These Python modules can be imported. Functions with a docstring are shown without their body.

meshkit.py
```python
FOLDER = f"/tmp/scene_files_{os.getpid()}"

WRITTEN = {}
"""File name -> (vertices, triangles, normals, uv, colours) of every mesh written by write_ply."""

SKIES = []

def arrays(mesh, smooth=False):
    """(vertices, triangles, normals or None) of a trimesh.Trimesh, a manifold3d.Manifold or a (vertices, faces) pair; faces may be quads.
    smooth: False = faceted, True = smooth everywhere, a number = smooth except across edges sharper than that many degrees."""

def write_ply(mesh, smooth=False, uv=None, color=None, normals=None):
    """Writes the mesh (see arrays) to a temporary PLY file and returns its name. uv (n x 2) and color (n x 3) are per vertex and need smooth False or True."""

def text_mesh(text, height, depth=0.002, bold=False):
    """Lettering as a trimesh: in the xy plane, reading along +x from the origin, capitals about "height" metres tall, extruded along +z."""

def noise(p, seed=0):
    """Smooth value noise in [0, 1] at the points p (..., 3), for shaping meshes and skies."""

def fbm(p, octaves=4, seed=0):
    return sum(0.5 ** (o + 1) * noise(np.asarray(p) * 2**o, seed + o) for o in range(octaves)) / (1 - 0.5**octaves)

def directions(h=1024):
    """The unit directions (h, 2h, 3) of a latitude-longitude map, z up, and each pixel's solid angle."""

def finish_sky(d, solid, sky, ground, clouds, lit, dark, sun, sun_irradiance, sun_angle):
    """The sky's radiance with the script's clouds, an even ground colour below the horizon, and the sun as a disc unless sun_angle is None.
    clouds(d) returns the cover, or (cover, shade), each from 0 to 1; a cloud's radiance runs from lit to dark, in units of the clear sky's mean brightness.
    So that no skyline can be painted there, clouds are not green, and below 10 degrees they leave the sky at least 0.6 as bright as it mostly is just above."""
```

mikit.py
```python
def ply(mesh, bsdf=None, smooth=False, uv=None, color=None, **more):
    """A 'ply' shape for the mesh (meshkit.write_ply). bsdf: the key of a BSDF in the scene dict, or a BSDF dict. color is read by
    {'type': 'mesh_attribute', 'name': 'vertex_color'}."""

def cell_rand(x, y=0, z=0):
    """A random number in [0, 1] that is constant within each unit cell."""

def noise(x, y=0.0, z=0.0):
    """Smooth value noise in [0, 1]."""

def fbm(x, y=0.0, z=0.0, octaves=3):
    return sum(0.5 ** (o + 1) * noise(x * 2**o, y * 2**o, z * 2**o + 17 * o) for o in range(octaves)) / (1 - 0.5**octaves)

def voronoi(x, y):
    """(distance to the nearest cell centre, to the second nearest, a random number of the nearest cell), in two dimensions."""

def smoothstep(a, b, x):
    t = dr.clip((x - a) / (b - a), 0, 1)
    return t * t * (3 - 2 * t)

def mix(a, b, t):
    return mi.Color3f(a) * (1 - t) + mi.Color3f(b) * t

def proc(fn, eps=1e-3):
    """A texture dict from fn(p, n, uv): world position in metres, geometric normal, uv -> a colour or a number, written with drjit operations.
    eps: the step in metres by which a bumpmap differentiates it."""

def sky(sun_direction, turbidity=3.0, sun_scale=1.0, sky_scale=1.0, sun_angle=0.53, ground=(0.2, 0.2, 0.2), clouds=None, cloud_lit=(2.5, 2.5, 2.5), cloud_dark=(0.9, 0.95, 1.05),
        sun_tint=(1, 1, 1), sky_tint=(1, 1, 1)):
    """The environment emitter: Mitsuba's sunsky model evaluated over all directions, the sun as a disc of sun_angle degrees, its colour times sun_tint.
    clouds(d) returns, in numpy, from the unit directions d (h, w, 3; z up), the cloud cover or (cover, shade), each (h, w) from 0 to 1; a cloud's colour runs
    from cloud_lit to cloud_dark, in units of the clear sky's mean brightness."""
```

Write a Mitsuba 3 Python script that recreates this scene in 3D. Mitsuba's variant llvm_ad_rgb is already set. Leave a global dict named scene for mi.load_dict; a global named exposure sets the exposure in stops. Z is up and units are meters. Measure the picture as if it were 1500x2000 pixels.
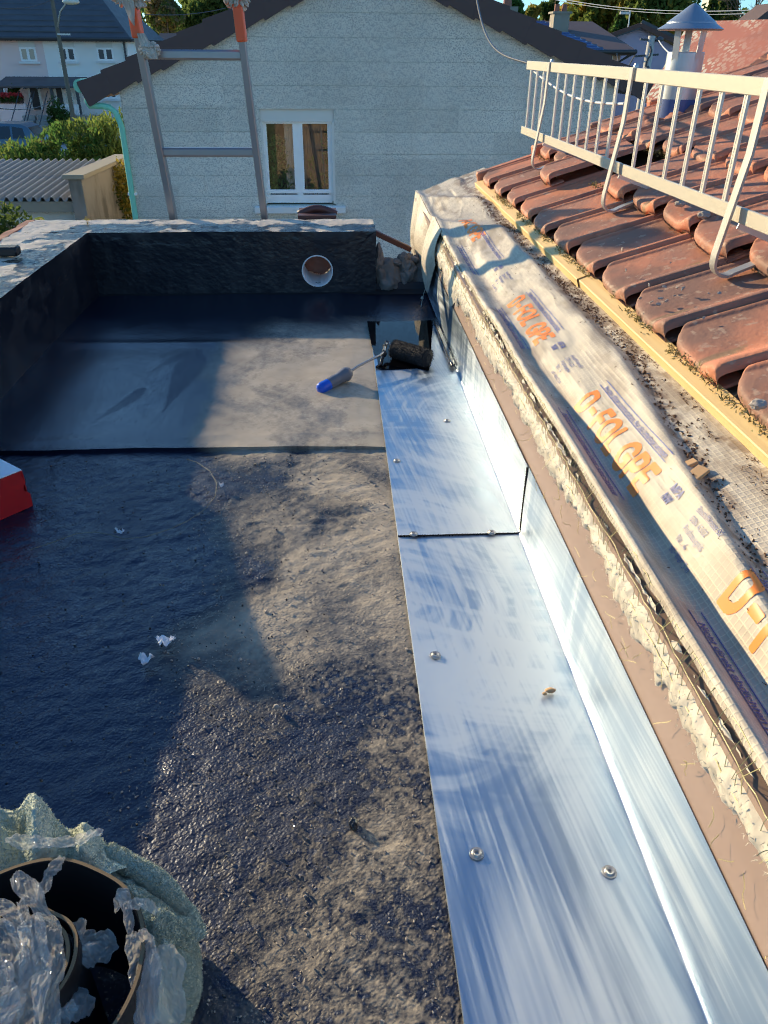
import math, random
import numpy as np, trimesh, manifold3d as m3, drjit as dr, mitsuba as mi
import shapely.geometry as sg, shapely.ops as so
from shapely import affinity
import mikit, meshkit
from mikit import noise, fbm, voronoi, cell_rand, smoothstep, mix
T = mi.ScalarTransform4f
scene, labels = {'type': 'scene'}, {}
PI = math.pi
rad = math.radians

# ------------------------------------------------------------------ camera, sky, exposure
CAM_H = 0.9
pitch, yaw, roll, FL = rad(31), rad(3.6), rad(.5), 1500.0
Fw = np.array([math.sin(yaw)*math.cos(pitch), math.cos(yaw)*math.cos(pitch), -math.sin(pitch)])
R0 = np.array([math.cos(yaw), -math.sin(yaw), 0.0]); U0 = np.cross(R0, Fw)
Rt = R0*math.cos(roll) + U0*math.sin(roll); Up = -R0*math.sin(roll) + U0*math.cos(roll)
EYE = np.array([0, 0, CAM_H])
scene['camera'] = {'type': 'perspective', 'fov': 2*math.degrees(math.atan(750/FL)), 'fov_axis': 'x', 'near_clip': .02, 'far_clip': 900.0,
                   'to_world': T().look_at(origin=EYE.tolist(), target=(EYE+Fw).tolist(), up=Up.tolist())}
SUN_AZ, SUN_EL = rad(46), rad(16.3)      # azimuth left of the roof's long axis
SUN = [-math.sin(SUN_AZ)*math.cos(SUN_EL), math.cos(SUN_AZ)*math.cos(SUN_EL), math.sin(SUN_EL)]
scene['sky'] = mikit.sky(SUN, turbidity=2.1, sun_scale=1.6, sky_scale=1.85, sky_tint=(.62, .98, 1.33), sun_tint=(.95, 1.07, 1.28), ground=(.16, .16, .14))
exposure = 2.0
GZ = -3.2                                 # the ground, one storey below the flat roof

# ------------------------------------------------------------------ helpers
def ray(x, y):
    return Fw*FL + Rt*(x-750) - Up*(y-1000)
def onz(x, y, z): d = ray(x, y); return EYE + d*(z-CAM_H)/d[2]
def onx(x, y, X): d = ray(x, y); return EYE + d*X/d[0]
def ony(x, y, Y): d = ray(x, y); return EYE + d*Y/d[1]
def px(P):
    d = np.asarray(P, float)-EYE; z = d@Fw
    return 750+FL*(d@Rt)/z, 1000-FL*(d@Up)/z

_count = {}
def numbered(k):
    n = _count.get(k, 0); _count[k] = n+1
    return k if n == 0 else f'{k}_{n:03d}'
def thing(name, label, cat, group=None):
    k = numbered(name); labels[k] = {'label': label, 'category': cat}
    if group: labels[k]['group'] = group
    return k
def part(parent, name, mesh, mat, smooth=False, label=None, kind=None, **kw):
    k = numbered(parent+'__'+name)
    scene[k] = mikit.ply(mesh, mat, smooth=smooth, **kw)
    if label or kind:
        labels[k] = {}
        if label: labels[k]['label'] = label
        if kind: labels[k]['kind'] = kind
    return k
def single(name, mesh, mat, label, cat, smooth=False, group=None, kind=None, **kw):
    k = numbered(name); scene[k] = mikit.ply(mesh, mat, smooth=smooth, **kw)
    labels[k] = {'label': label, 'category': cat}
    if group: labels[k]['group'] = group
    if kind: labels[k]['kind'] = kind
    return k
def struct(name, mesh, mat, label, smooth=False, **kw):
    k = numbered(name); scene[k] = mikit.ply(mesh, mat, smooth=smooth, **kw)
    labels[k] = {'label': label, 'category': name.replace('_', ' '), 'kind': 'structure'}
    return k

cat_ = trimesh.util.concatenate
def tm(m):
    q = m.to_mesh(); return trimesh.Trimesh(q.vert_properties[:, :3], q.tri_verts, process=False)
def box(x0, x1, y0, y1, z0, z1):
    m = trimesh.creation.box((x1-x0, y1-y0, z1-z0)); m.apply_translation(((x0+x1)/2, (y0+y1)/2, (z0+z1)/2)); return m
def rbox(x0, x1, y0, y1, z0, z1, r=.003):
    pts = [(x, y, z) for x in (x0, x1) for y in (y0, y1) for z in (z0, z1)]
    out = []
    for (x, y, z) in pts:
        sx, sy, sz = (1 if x == x0 else -1), (1 if y == y0 else -1), (1 if z == z0 else -1)
        out += [(x, y+sy*r, z+sz*r), (x+sx*r, y, z+sz*r), (x+sx*r, y+sy*r, z)]
    return tm(m3.Manifold.hull_points(np.array(out, float)))
def frame(a, b, up=(0, 0, 1)):
    a, b = np.asarray(a, float), np.asarray(b, float)
    z = (b-a)/np.linalg.norm(b-a); x = np.cross(up, z)
    if np.linalg.norm(x) < 1e-6: x = np.cross((1, 0, 0), z)
    x /= np.linalg.norm(x); y = np.cross(z, x)
    return x, y, z
def bar(a, b, w, h, up=(0, 0, 1), r=0):
    """A bar from a to b, w wide (sideways) and h high (along up)."""
    a, b = np.asarray(a, float), np.asarray(b, float)
    x, y, z = frame(a, b, up); L = np.linalg.norm(b-a)
    m = rbox(-w/2, w/2, -h/2, h/2, 0, L, r) if r else box(-w/2, w/2, -h/2, h/2, 0, L)
    M = np.eye(4); M[:3, 0], M[:3, 1], M[:3, 2], M[:3, 3] = x, y, z, a
    m.apply_transform(M); return m
def tube(pts, r, n=8, caps=True):
    p = np.asarray(pts, float); r = np.broadcast_to(r, (len(p),)).astype(float)
    t = np.gradient(p, axis=0); t /= np.linalg.norm(t, axis=1, keepdims=True)+1e-12
    a = np.zeros_like(t); ref = np.array([0, 0, 1.0]) if abs(t[0, 2]) < .9 else np.array([1.0, 0, 0])
    for i in range(len(p)):
        v = ref - t[i]*(ref@t[i])
        if np.linalg.norm(v) < 1e-5: v = np.cross(t[i], (0.3, 1, .2))
        a[i] = v/np.linalg.norm(v); ref = a[i]
    b = np.cross(t, a); th = np.arange(n)*2*PI/n
    v = p[:, None]+r[:, None, None]*(np.cos(th)[None, :, None]*a[:, None]+np.sin(th)[None, :, None]*b[:, None])
    i, j = np.meshgrid(np.arange(len(p)-1), np.arange(n), indexing='ij')
    q = np.stack([i*n+j, i*n+(j+1) % n, (i+1)*n+(j+1) % n, (i+1)*n+j], -1).reshape(-1, 4)
    f = np.vstack([q[:, [0, 1, 2]], q[:, [0, 2, 3]]]); v = v.reshape(-1, 3)
    if caps:
        c0, c1 = len(v), len(v)+1; v = np.vstack([v, p[0], p[-1]]); k = np.arange(n); e = (len(p)-1)*n
        f = np.vstack([f, np.stack([(k+1) % n, k, k*0+c0], 1), np.stack([e+k, e+(k+1) % n, k*0+c1], 1)])
    return trimesh.Trimesh(v, f, process=False)
def lathe(profile, n=32, centre=(0, 0, 0)):
    pr = np.asarray(profile, float); th = np.arange(n)*2*PI/n
    v = np.stack([pr[:, None, 0]*np.cos(th), pr[:, None, 0]*np.sin(th), np.broadcast_to(pr[:, 1:2], (len(pr), n))], -1).reshape(-1, 3)+np.asarray(centre)
    i, j = np.meshgrid(np.arange(len(pr)-1), np.arange(n), indexing='ij')
    q = np.stack([i*n+j, i*n+(j+1) % n, (i+1)*n+(j+1) % n, (i+1)*n+j], -1).reshape(-1, 4)
    return trimesh.Trimesh(v, np.vstack([q[:, [0, 1, 2]], q[:, [0, 2, 3]]]), process=False)
def grid(P, flip=False):
    """A sheet from an array of points (n, m, 3)."""
    n, m = P.shape[:2]; i, j = np.meshgrid(np.arange(n-1), np.arange(m-1), indexing='ij')
    q = np.stack([i*m+j, (i+1)*m+j, (i+1)*m+j+1, i*m+j+1], -1).reshape(-1, 4)
    if flip: q = q[:, ::-1]
    return trimesh.Trimesh(P.reshape(-1, 3), np.vstack([q[:, [0, 1, 2]], q[:, [0, 2, 3]]]), process=False)
def prism(poly, axis, a, b):
    """Extrude a shapely polygon: axis 'y' takes poly in (x, z) from y=a to y=b; 'x' takes (y, z); 'z' takes (x, y)."""
    geoms = getattr(poly, 'geoms', [poly]); out = []
    for g in geoms:
        if g.geom_type != 'Polygon' or g.area < 1e-7: continue
        m = trimesh.creation.extrude_polygon(g, b-a, engine='earcut'); v = np.array(m.vertices); v[:, 2] += a
        if axis == 'y': v = v[:, [0, 2, 1]]; m = trimesh.Trimesh(v, m.faces[:, ::-1], process=False)
        elif axis == 'x': v = v[:, [2, 0, 1]]; m = trimesh.Trimesh(v, m.faces, process=False)
        else: m = trimesh.Trimesh(v, m.faces, process=False)
        out.append(m)
    return cat_(out)
def poly3(pts, thick=None, normal=None):
    """A flat convex polygon of 3-D points, given a thickness along -normal."""
    p = np.asarray(pts, float); n = len(p)
    if normal is None: normal = np.cross(p[1]-p[0], p[2]-p[0])
    normal = np.asarray(normal, float)/np.linalg.norm(normal)
    return tm(m3.Manifold.hull_points(np.vstack([p, p-normal*(thick or .05)])))
def lump(c, size, seed, sub=3, amp=.25, freq=2.5, flat=False):
    m = trimesh.creation.icosphere(subdivisions=sub); v = np.array(m.vertices)
    d = 1+amp*2*(meshkit.fbm(v*freq+seed*7.3, 3, seed)-.5)
    if flat: v[:, 2] = np.maximum(v[:, 2], -.35)
    v = v*d[:, None]*np.asarray(size)+np.asarray(c)
    return trimesh.Trimesh(v, m.faces, process=False)
def shards(pts, sizes, rng, flat=.4):
    """Many little angular chips as one mesh."""
    base = trimesh.creation.icosahedron(); bv, bf = np.array(base.vertices), np.array(base.faces)
    V, Fc = [], []
    for i, (p, s) in enumerate(zip(pts, sizes)):
        q = trimesh.transformations.random_rotation_matrix(rng.random(3))[:3, :3]
        v = bv*(.6+.8*rng.random((len(bv), 1)))*np.array([1, .7, flat])*s
        V.append(v@q.T+p); Fc.append(bf+i*len(bv))
    return trimesh.Trimesh(np.vstack(V), np.vstack(Fc), process=False)
def needles(p, d, length, w, rng):
    """Thin three-sided slivers at the points p along the directions d."""
    p, d = np.asarray(p, float), np.asarray(d, float); n = len(p)
    d = d/np.linalg.norm(d, axis=1, keepdims=True)
    a = np.cross(d, rng.normal(size=(n, 3))); a /= np.linalg.norm(a, axis=1, keepdims=True); b = np.cross(d, a)
    L, w = np.broadcast_to(length, (n,))[:, None], np.broadcast_to(w, (n,))[:, None]
    v = np.stack([p+a*w, p-a*w*.5+b*w*.87, p-a*w*.5-b*w*.87, p+d*L], 1).reshape(-1, 3)
    k = np.arange(n)[:, None]*4
    f = np.concatenate([k+np.array(t) for t in ((0, 1, 3), (1, 2, 3), (2, 0, 3), (0, 2, 1))])
    return trimesh.Trimesh(v, f, process=False)
def cards(p, size, rng, aspect=.55, up=0.0):
    """Leaf-shaped four-cornered faces at the points p, turned at random."""
    n = len(p); d = rng.normal(size=(n, 3)); d[:, 2] += up; d /= np.linalg.norm(d, axis=1, keepdims=True)
    a = np.cross(d, rng.normal(size=(n, 3))); a /= np.linalg.norm(a, axis=1, keepdims=True)
    s = np.broadcast_to(size, (n,))[:, None]*(.6+.8*rng.random((n, 1)))
    v = np.stack([p-d*s, p+a*s*aspect, p+d*s, p-a*s*aspect], 1).reshape(-1, 3)
    k = np.arange(n)[:, None]*4
    return trimesh.Trimesh(v, np.concatenate([k+np.array([0, 1, 2]), k+np.array([0, 2, 3])]), process=False)

# ------------------------------------------------------------------ materials
def const(name, c, rough=.6, metal=0.0, spec=.5, two=False, **kw):
    b = {'type': 'principled', 'base_color': {'type': 'rgb', 'value': list(c)}, 'roughness': rough, 'metallic': metal, 'specular': spec, **kw}
    scene[name] = {'type': 'twosided', 'bsdf': b}; return name
def pmat(name, base, rough, metal=0.0, spec=.5, bump=None, bscale=1.0, eps=1e-3, **kw):
    b = {'type': 'principled', 'base_color': mikit.proc(base) if callable(base) else {'type': 'rgb', 'value': list(base)},
         'roughness': mikit.proc(rough) if callable(rough) else rough, 'metallic': mikit.proc(metal) if callable(metal) else metal, 'specular': spec, **kw}
    if bump: b = {'type': 'bumpmap', 'arbitrary': mikit.proc(bump, eps), 'scale': bscale, 'bsdf': b}
    scene[name] = {'type': 'twosided', 'bsdf': b}; return name
def leafmat(name, c, trans=1.15):
    scene[name] = {'type': 'principledthin', 'base_color': {'type': 'rgb', 'value': list(c)}, 'roughness': .5, 'diff_trans': trans, 'spec_trans': 0.0}
    return name

# bituminous roof: black coat, dusty felt; dust edge also paints in the parapet shade
def dust_shade(p):
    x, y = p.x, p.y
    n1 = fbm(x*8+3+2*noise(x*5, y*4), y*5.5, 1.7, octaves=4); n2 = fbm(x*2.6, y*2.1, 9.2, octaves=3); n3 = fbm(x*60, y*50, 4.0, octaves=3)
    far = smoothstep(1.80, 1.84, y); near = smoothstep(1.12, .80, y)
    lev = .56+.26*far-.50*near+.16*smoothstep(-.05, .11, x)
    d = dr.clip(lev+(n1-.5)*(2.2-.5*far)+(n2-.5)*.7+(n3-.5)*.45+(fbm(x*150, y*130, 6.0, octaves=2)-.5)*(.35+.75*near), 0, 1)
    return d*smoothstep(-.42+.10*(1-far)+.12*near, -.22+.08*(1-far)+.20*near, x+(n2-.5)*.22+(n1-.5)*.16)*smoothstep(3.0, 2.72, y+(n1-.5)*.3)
SCUFFS = []
for (xa, ya, xb, yb, w) in ((180, 833, 284, 768, .018), (318, 812, 392, 690, .045), (290, 735, 380, 690, .018), (250, 780, 287, 762, .012)):
    a_, b_ = onz(xa, ya, 0), onz(xb, yb, 0); L_ = float(np.hypot(*(b_-a_)[:2])); SCUFFS.append((float(a_[0]), float(a_[1]), float((b_[0]-a_[0])/L_), float((b_[1]-a_[1])/L_), L_, w))
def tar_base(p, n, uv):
    d = dust_shade(p); g = noise(p.x*420, p.y*420, p.z*420); gr = smoothstep(.74, .9, g)*smoothstep(1.9, 1.7, p.y)*smoothstep(-.5, -.2, p.x)
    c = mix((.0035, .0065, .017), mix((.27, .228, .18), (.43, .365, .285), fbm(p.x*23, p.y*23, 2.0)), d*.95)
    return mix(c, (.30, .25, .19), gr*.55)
def tar_rough(p, n, uv):
    s = mi.Float(0)      # dull scuffs where something stood while the coat dried
    for (a, b, ux, uy, L, w) in SCUFFS:
        k = (p.x-a)*ux+(p.y-b)*uy; q = dr.abs(-(p.x-a)*uy+(p.y-b)*ux)
        s = dr.maximum(s, smoothstep(.006, -.004, q-w*smoothstep(0, .7*L, k)*smoothstep(1.05*L, .75*L, k)-.002)*smoothstep(-.01, .01, k)*smoothstep(L, L-.01, k))
    return dr.clip(.33-.12*smoothstep(1.80, 1.84, p.y)+.14*smoothstep(1.0, .7, p.y)*smoothstep(-.4, -.1, p.x)+.42*dust_shade(p)+.34*(fbm(p.x*6, p.y*4.5, 3.0, octaves=3)-.5)+.22*s, .16, .9)
def tar_bump(p, n, uv):
    near = smoothstep(1.86, 1.80, p.y)
    w = fbm(p.x*60+3*noise(p.x*9, p.y*9), p.y*95, 1.0, octaves=3)
    return (.45+.55*near)*(w*.0011+.0016*fbm(p.x*330, p.y*370, 5.0, octaves=3))+.0006*fbm(p.x*170, p.y*170, 2.0, octaves=2)
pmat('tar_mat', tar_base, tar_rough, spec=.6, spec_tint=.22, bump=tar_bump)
def par_mask(p):
    f = fbm(p.x*16, p.y*16, p.z*16+3, octaves=4); g = fbm(p.x*4.5, p.y*4.5, 7.0)
    edge = smoothstep(-1.20, -1.06, p.x+(f-.5)*.2)*smoothstep(3.50, 3.42, p.y+(f-.5)*.16)   # the coat covers the inner half of the top
    return f, smoothstep(.47, .55, f*.60+g*.22+edge*.20)
def par_base(p, n, uv):
    f, m = par_mask(p); side = smoothstep(.75, .45, n.z)
    m = dr.maximum(m, side)
    c = mix(mix((.42, .355, .28), (.60, .53, .44), f), (.005, .007, .013), m)
    return mix(c, (.05, .05, .05), side*smoothstep(.5, .7, fbm(p.x*30, p.y*6, p.z*5, octaves=2))*.22)
def par_rough(p, n, uv):
    f, m = par_mask(p); return .85-.52*dr.maximum(m, smoothstep(.5, .25, n.z)*.6)
def par_bump(p, n, uv):
    return .006*fbm(p.x*70, p.y*70, p.z*70, octaves=3)*(.3+.7*smoothstep(.3, .7, n.z))
pmat('parapet_mat', par_base, par_rough, bump=par_bump)
const('wet_tar', (.002, .002, .003), .03, spec=.09)
const('tar_clot', (.012, .012, .014), .22, spec=.6)
def zinc_s(p):
    x, y, z = p.x, p.y, p.z
    r = dr.sqrt(dr.square((x-.13)*1.6)+dr.square(y-1.15)); a = dr.atan2(y-1.15, (x-.13)*1.6)
    wv = .045*(fbm(x*5, y*3.5, 4.0, octaves=3)-.5); arc = fbm((r+wv)*46, a*1.3+5*wv, 1.0, octaves=4)*1
    r2 = dr.sqrt(dr.square((x-.42)*1.3)+dr.square(y-1.95)); a2 = dr.atan2(y-1.95, x-.42)
    arc2 = fbm((r2+wv)*50, a2*2.0, 6.0, octaves=4)
    lin = fbm(x*60+z*60+y*8+14*wv, y*3.2+z*2, 3.0, octaves=4)
    m = fbm(x*9+z*6, y*4.2, 8.0, octaves=3)
    hair = fbm(x*240+z*240+y*30+30*wv, y*6, 9.0, octaves=2); fan = .62*dr.maximum(arc, arc2)/.8+.38*hair
    reg = dr.maximum(smoothstep(.62, .38, r), smoothstep(.55, .35, r2)); streak = (.62*lin+.38*hair)*(1-reg)+fan*reg
    s = smoothstep(.40, .72, .58*streak+.46*m)
    return s, lin
def zinc_base(p, n, uv):
    s, l = zinc_s(p); return mix((.34, .43, .535), (.56, .62, .68), s)
def zinc_rough(p, n, uv):
    s, l = zinc_s(p); return .30+.17*s+.10*l
def zinc_metal(p, n, uv):
    s, l = zinc_s(p); return 1-.22*s
pmat('zinc_mat', zinc_base, zinc_rough, zinc_metal)
const('screw_mat', (.42, .40, .38), .42, .8)
def fas_base(p, n, uv):
    return mix((.23, .155, .12), (.29, .205, .165), fbm(p.y*3, p.z*30, p.x*9))
pmat('fascia_mat', fas_base, .5)
# reinforced underlay: uv = (metres along the eave, metres up the slope)
def und_base(p, n, uv):
    u, t = uv.x, uv.y
    gu, gt = dr.abs(u/.0105-dr.floor(u/.0105)-.5), dr.abs(t/.0085-dr.floor(t/.0085)-.5)
    g = dr.maximum(smoothstep(.40, .47, gu), smoothstep(.40, .47, gt))
    dirt = smoothstep(.5, .75, fbm(u*9, t*22, 3.0, octaves=4)); far = smoothstep(1.3, 2.6, u)
    c = mix((.38, .325, .255), (.51, .445, .355), fbm(u*31, t*31, 1.0))
    c = mix(c, (.66, .585, .43), g*(.5-.35*far))
    c = mix(c, (.22, .165, .12), dirt*(.55+.25*far)); c = mix(c, (.30, .25, .20), far*.35*smoothstep(.4, .7, fbm(u*60, t*260, 4.0)))
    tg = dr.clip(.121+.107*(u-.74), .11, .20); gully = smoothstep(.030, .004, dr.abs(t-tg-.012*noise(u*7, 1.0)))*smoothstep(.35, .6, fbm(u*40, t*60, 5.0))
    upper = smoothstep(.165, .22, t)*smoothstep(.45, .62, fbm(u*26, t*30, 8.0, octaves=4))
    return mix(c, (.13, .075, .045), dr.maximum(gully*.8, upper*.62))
def und_rough(p, n, uv):
    return .42+.3*fbm(uv.x*12, uv.y*30, 2.0)
def und_bump(p, n, uv):
    u, t = uv.x, uv.y
    gu, gt = dr.abs(u/.0105-dr.floor(u/.0105)-.5), dr.abs(t/.0085-dr.floor(t/.0085)-.5)
    return .0006*dr.maximum(smoothstep(.36, .48, gu), smoothstep(.36, .48, gt))+.0016*fbm(u*60, t*110, 1.0, octaves=3)
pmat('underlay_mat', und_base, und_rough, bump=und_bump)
def flee_base(p, n, uv):
    return mix((.36, .315, .25), (.54, .485, .395), fbm(p.x*60, p.y*45, p.z*60))
pmat('fleece_mat', flee_base, .6)
const('thread_mat', (.46, .39, .17), .5); const('string_mat', (.20, .17, .09), .6)
const('orange_print', (.78, .22, .035), .45)
const('blue_print', (.06, .075, .26), .5)
const('slit_mat', (.015, .012, .010), .9)
def wood_base(p, n, uv):
    g = fbm(p.y*6, p.x*140, p.z*140, octaves=3); return mix(mix((.56, .37, .15), (.70, .50, .23), g), (.34, .245, .15), smoothstep(.55, .85, n.z)*smoothstep(.25, .5, fbm(p.x*30, p.y*12, 2.0)))
pmat('batten_mat', wood_base, .6)
const('chip_wood', (.52, .31, .15), .7)
def tile_base(p, n, uv):
    f = fbm(p.x*13, p.y*13, p.z*13, octaves=4); g = fbm(p.x*70, p.y*70, p.z*70); k = cell_rand(uv.x/10, 1, 3); s = uv.x-10*dr.floor(uv.x/10); pan = smoothstep(.10, .14, s)*smoothstep(.70, .56, s)
    c = mix((.41, .138, .070), (.55, .21, .108), f); c = mix(c, (.36, .15, .095), k*.6); c = mix(c, (.215, .125, .095), pan*smoothstep(.30, .66, fbm(p.x*7, p.y*10, 5.0, octaves=4))*.6); c = mix(c, (.16, .125, .06), smoothstep(.60, .66, s)*smoothstep(.78, .70, s)*smoothstep(.42, .6, fbm(p.x*16, p.y*22, 1.0, octaves=3))*.75)
    c = mix(c, (.17, .095, .07), smoothstep(.47, .72, fbm(p.x*6, p.y*9, 2.0, octaves=4))*.75)
    return mix(c, (.42, .30, .22), smoothstep(.62, .76, g)*.5)
def tile_bump(p, n, uv): return .0014*fbm(p.x*120, p.y*120, p.z*120, octaves=3)
pmat('tile_mat', tile_base, .68, bump=tile_bump)
const('moss_mat', (.20, .16, .055), .9); const('debris_mat', (.11, .055, .03), .9); const('stone_mat', (.33, .28, .24), .85)
const('alu', (.66, .63, .58), .40, .8); const('alu_white', (.45, .405, .325), .45, .25); const('strap_alu', (.40, .385, .36), .42, .6)
def galv_base(p, n, uv): return mix((.40, .42, .44), (.62, .63, .64), fbm(p.x*14, p.y*14, p.z*9))
pmat('galv_mat', galv_base, .42, .75)
const('blue_wrap', (.05, .09, .24), .4); const('cowl_mat', (.30, .34, .40), .40, .6)
def red_base(p, n, uv):
    f = fbm(p.x*1.6, p.y*1.6, p.z*3); a, b, c_ = voronoi(p.y*24-p.x*24, p.z*46)
    li = smoothstep(.50, .28, a+.25*(c_-.5))*smoothstep(.43, .52, fbm(p.x*1.5-p.y*.5, p.z*2.4, 3.0, octaves=3))
    c = mix((.34, .105, .06), (.44, .16, .10), f); c = mix(c, (.17, .10, .08), smoothstep(.55, .75, fbm(p.y*2, p.z*5, 7.0))*.5)
    return mix(c, (.58, .52, .38), li)
pmat('red_sheet', red_base, .7)
def gab_base(p, n, uv):
    s = fbm(p.x*115, p.y*115, p.z*80, octaves=2); k = cell_rand(p.x/1.27+dr.floor((p.z+9)/.31)*.37, (p.z+9)/.31, 1)
    return mix((.38, .375, .345), (.65, .615, .53), smoothstep(.30, .60, s))*(.90+.16*k)*(.90+.2*fbm(p.x*2.2, p.z*.5, 5.0))
pmat('panel_mat', gab_base, .85)
const('joint_mat', (.34, .35, .29), .95); const('verge_mat', (.075, .050, .048), .75)
const('white_pvc', (.80, .80, .79), .35); const('old_white', (.62, .61, .56), .6); const('sill_mat', (.68, .68, .66), .5)
const('verdigris', (.20, .55, .40), .6)
scene['glass'] = {'type': 'thindielectric', 'int_ior': 1.52}
const('room_dark', (.03, .028, .025), .9); const('curtain_mat', (.50, .42, .32), .8); const('brown_blind', (.12, .085, .065), .8)
const('box_red', (.42, .006, .010), .35); const('box_white', (.72, .72, .74), .5); const('box_pink', (.62, .22, .32), .5)
const('handle_blue', (.012, .09, .55), .25); const('handle_grey', (.14, .14, .16), .4)
def fur_bump(p, n, uv): return .004*fbm(p.x*420, p.y*420, p.z*420, octaves=2)
pmat('roller_fur', (.012, .010, .010), .75, bump=fur_bump)
const('steel', (.45, .43, .42), .3, .9)
const('ladder_alu', (.34, .33, .34), .38, .8); const('cap_orange', (.72, .10, .025), .42)
def rag_base(p, n, uv): return mix((.34, .31, .26), (.60, .57, .50), fbm(p.x*22, p.y*22, p.z*22))
pmat('rag_mat', rag_base, .9)
def tow_base(p, n, uv): return mix((.28, .31, .235), (.46, .485, .385), fbm(p.x*30, p.y*30, p.z*30))
def tow_bump(p, n, uv): return .003*fbm(p.x*330, p.y*330, p.z*330, octaves=2)
pmat('towel_mat', tow_base, .95, bump=tow_bump)
const('felt_black', (.010, .010, .011), .55); const('felt_edge', (.15, .105, .06), .9)
scene['film_mat'] = {'type': 'principledthin', 'base_color': {'type': 'rgb', 'value': [.95, .93, .90]}, 'roughness': .10, 'spec_trans': .72, 'diff_trans': 1.1, 'eta': 1.5}
const('scrap_white', (.72, .72, .74), .5)
def mort_base(p, n, uv): return mix((.10, .085, .075), (.27, .23, .20), fbm(p.x*20, p.y*20, p.z*20, octaves=4))
def mort_bump(p, n, uv): return .006*fbm(p.x*80, p.y*80, p.z*80, octaves=3)
pmat('mortar_mat', mort_base, .9, bump=mort_bump)
const('terracotta', (.30, .12, .08), .8); const('rust_brown', (.10, .036, .028), .5)
const('black_rubber', (.012, .012, .013), .5); const('cable_mat', (.03, .03, .04), .5); const('cable_grey', (.5, .5, .5), .5)
def grass_base(p, n, uv): return mix((.05, .075, .022), (.11, .11, .045), fbm(p.x*.8, p.y*.8, 1.0, octaves=4))
pmat('grass_mat', grass_base, .95)
const('asphalt', (.075, .075, .08), .9); const('pave_mat', (.30, .28, .26), .9)
const('conc_wall', (.30, .26, .20), .85)
def cw_base(p, n, uv): return mix((.26, .235, .21), (.13, .12, .105), smoothstep(.40, .75, fbm(p.x*5, p.y*5, p.z*1.6, octaves=4)))
pmat('conc_stain', cw_base, .9)
const('fibre_cement', (.26, .26, .255), .8); const('render_cream', (.60, .56, .48), .9)
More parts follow.
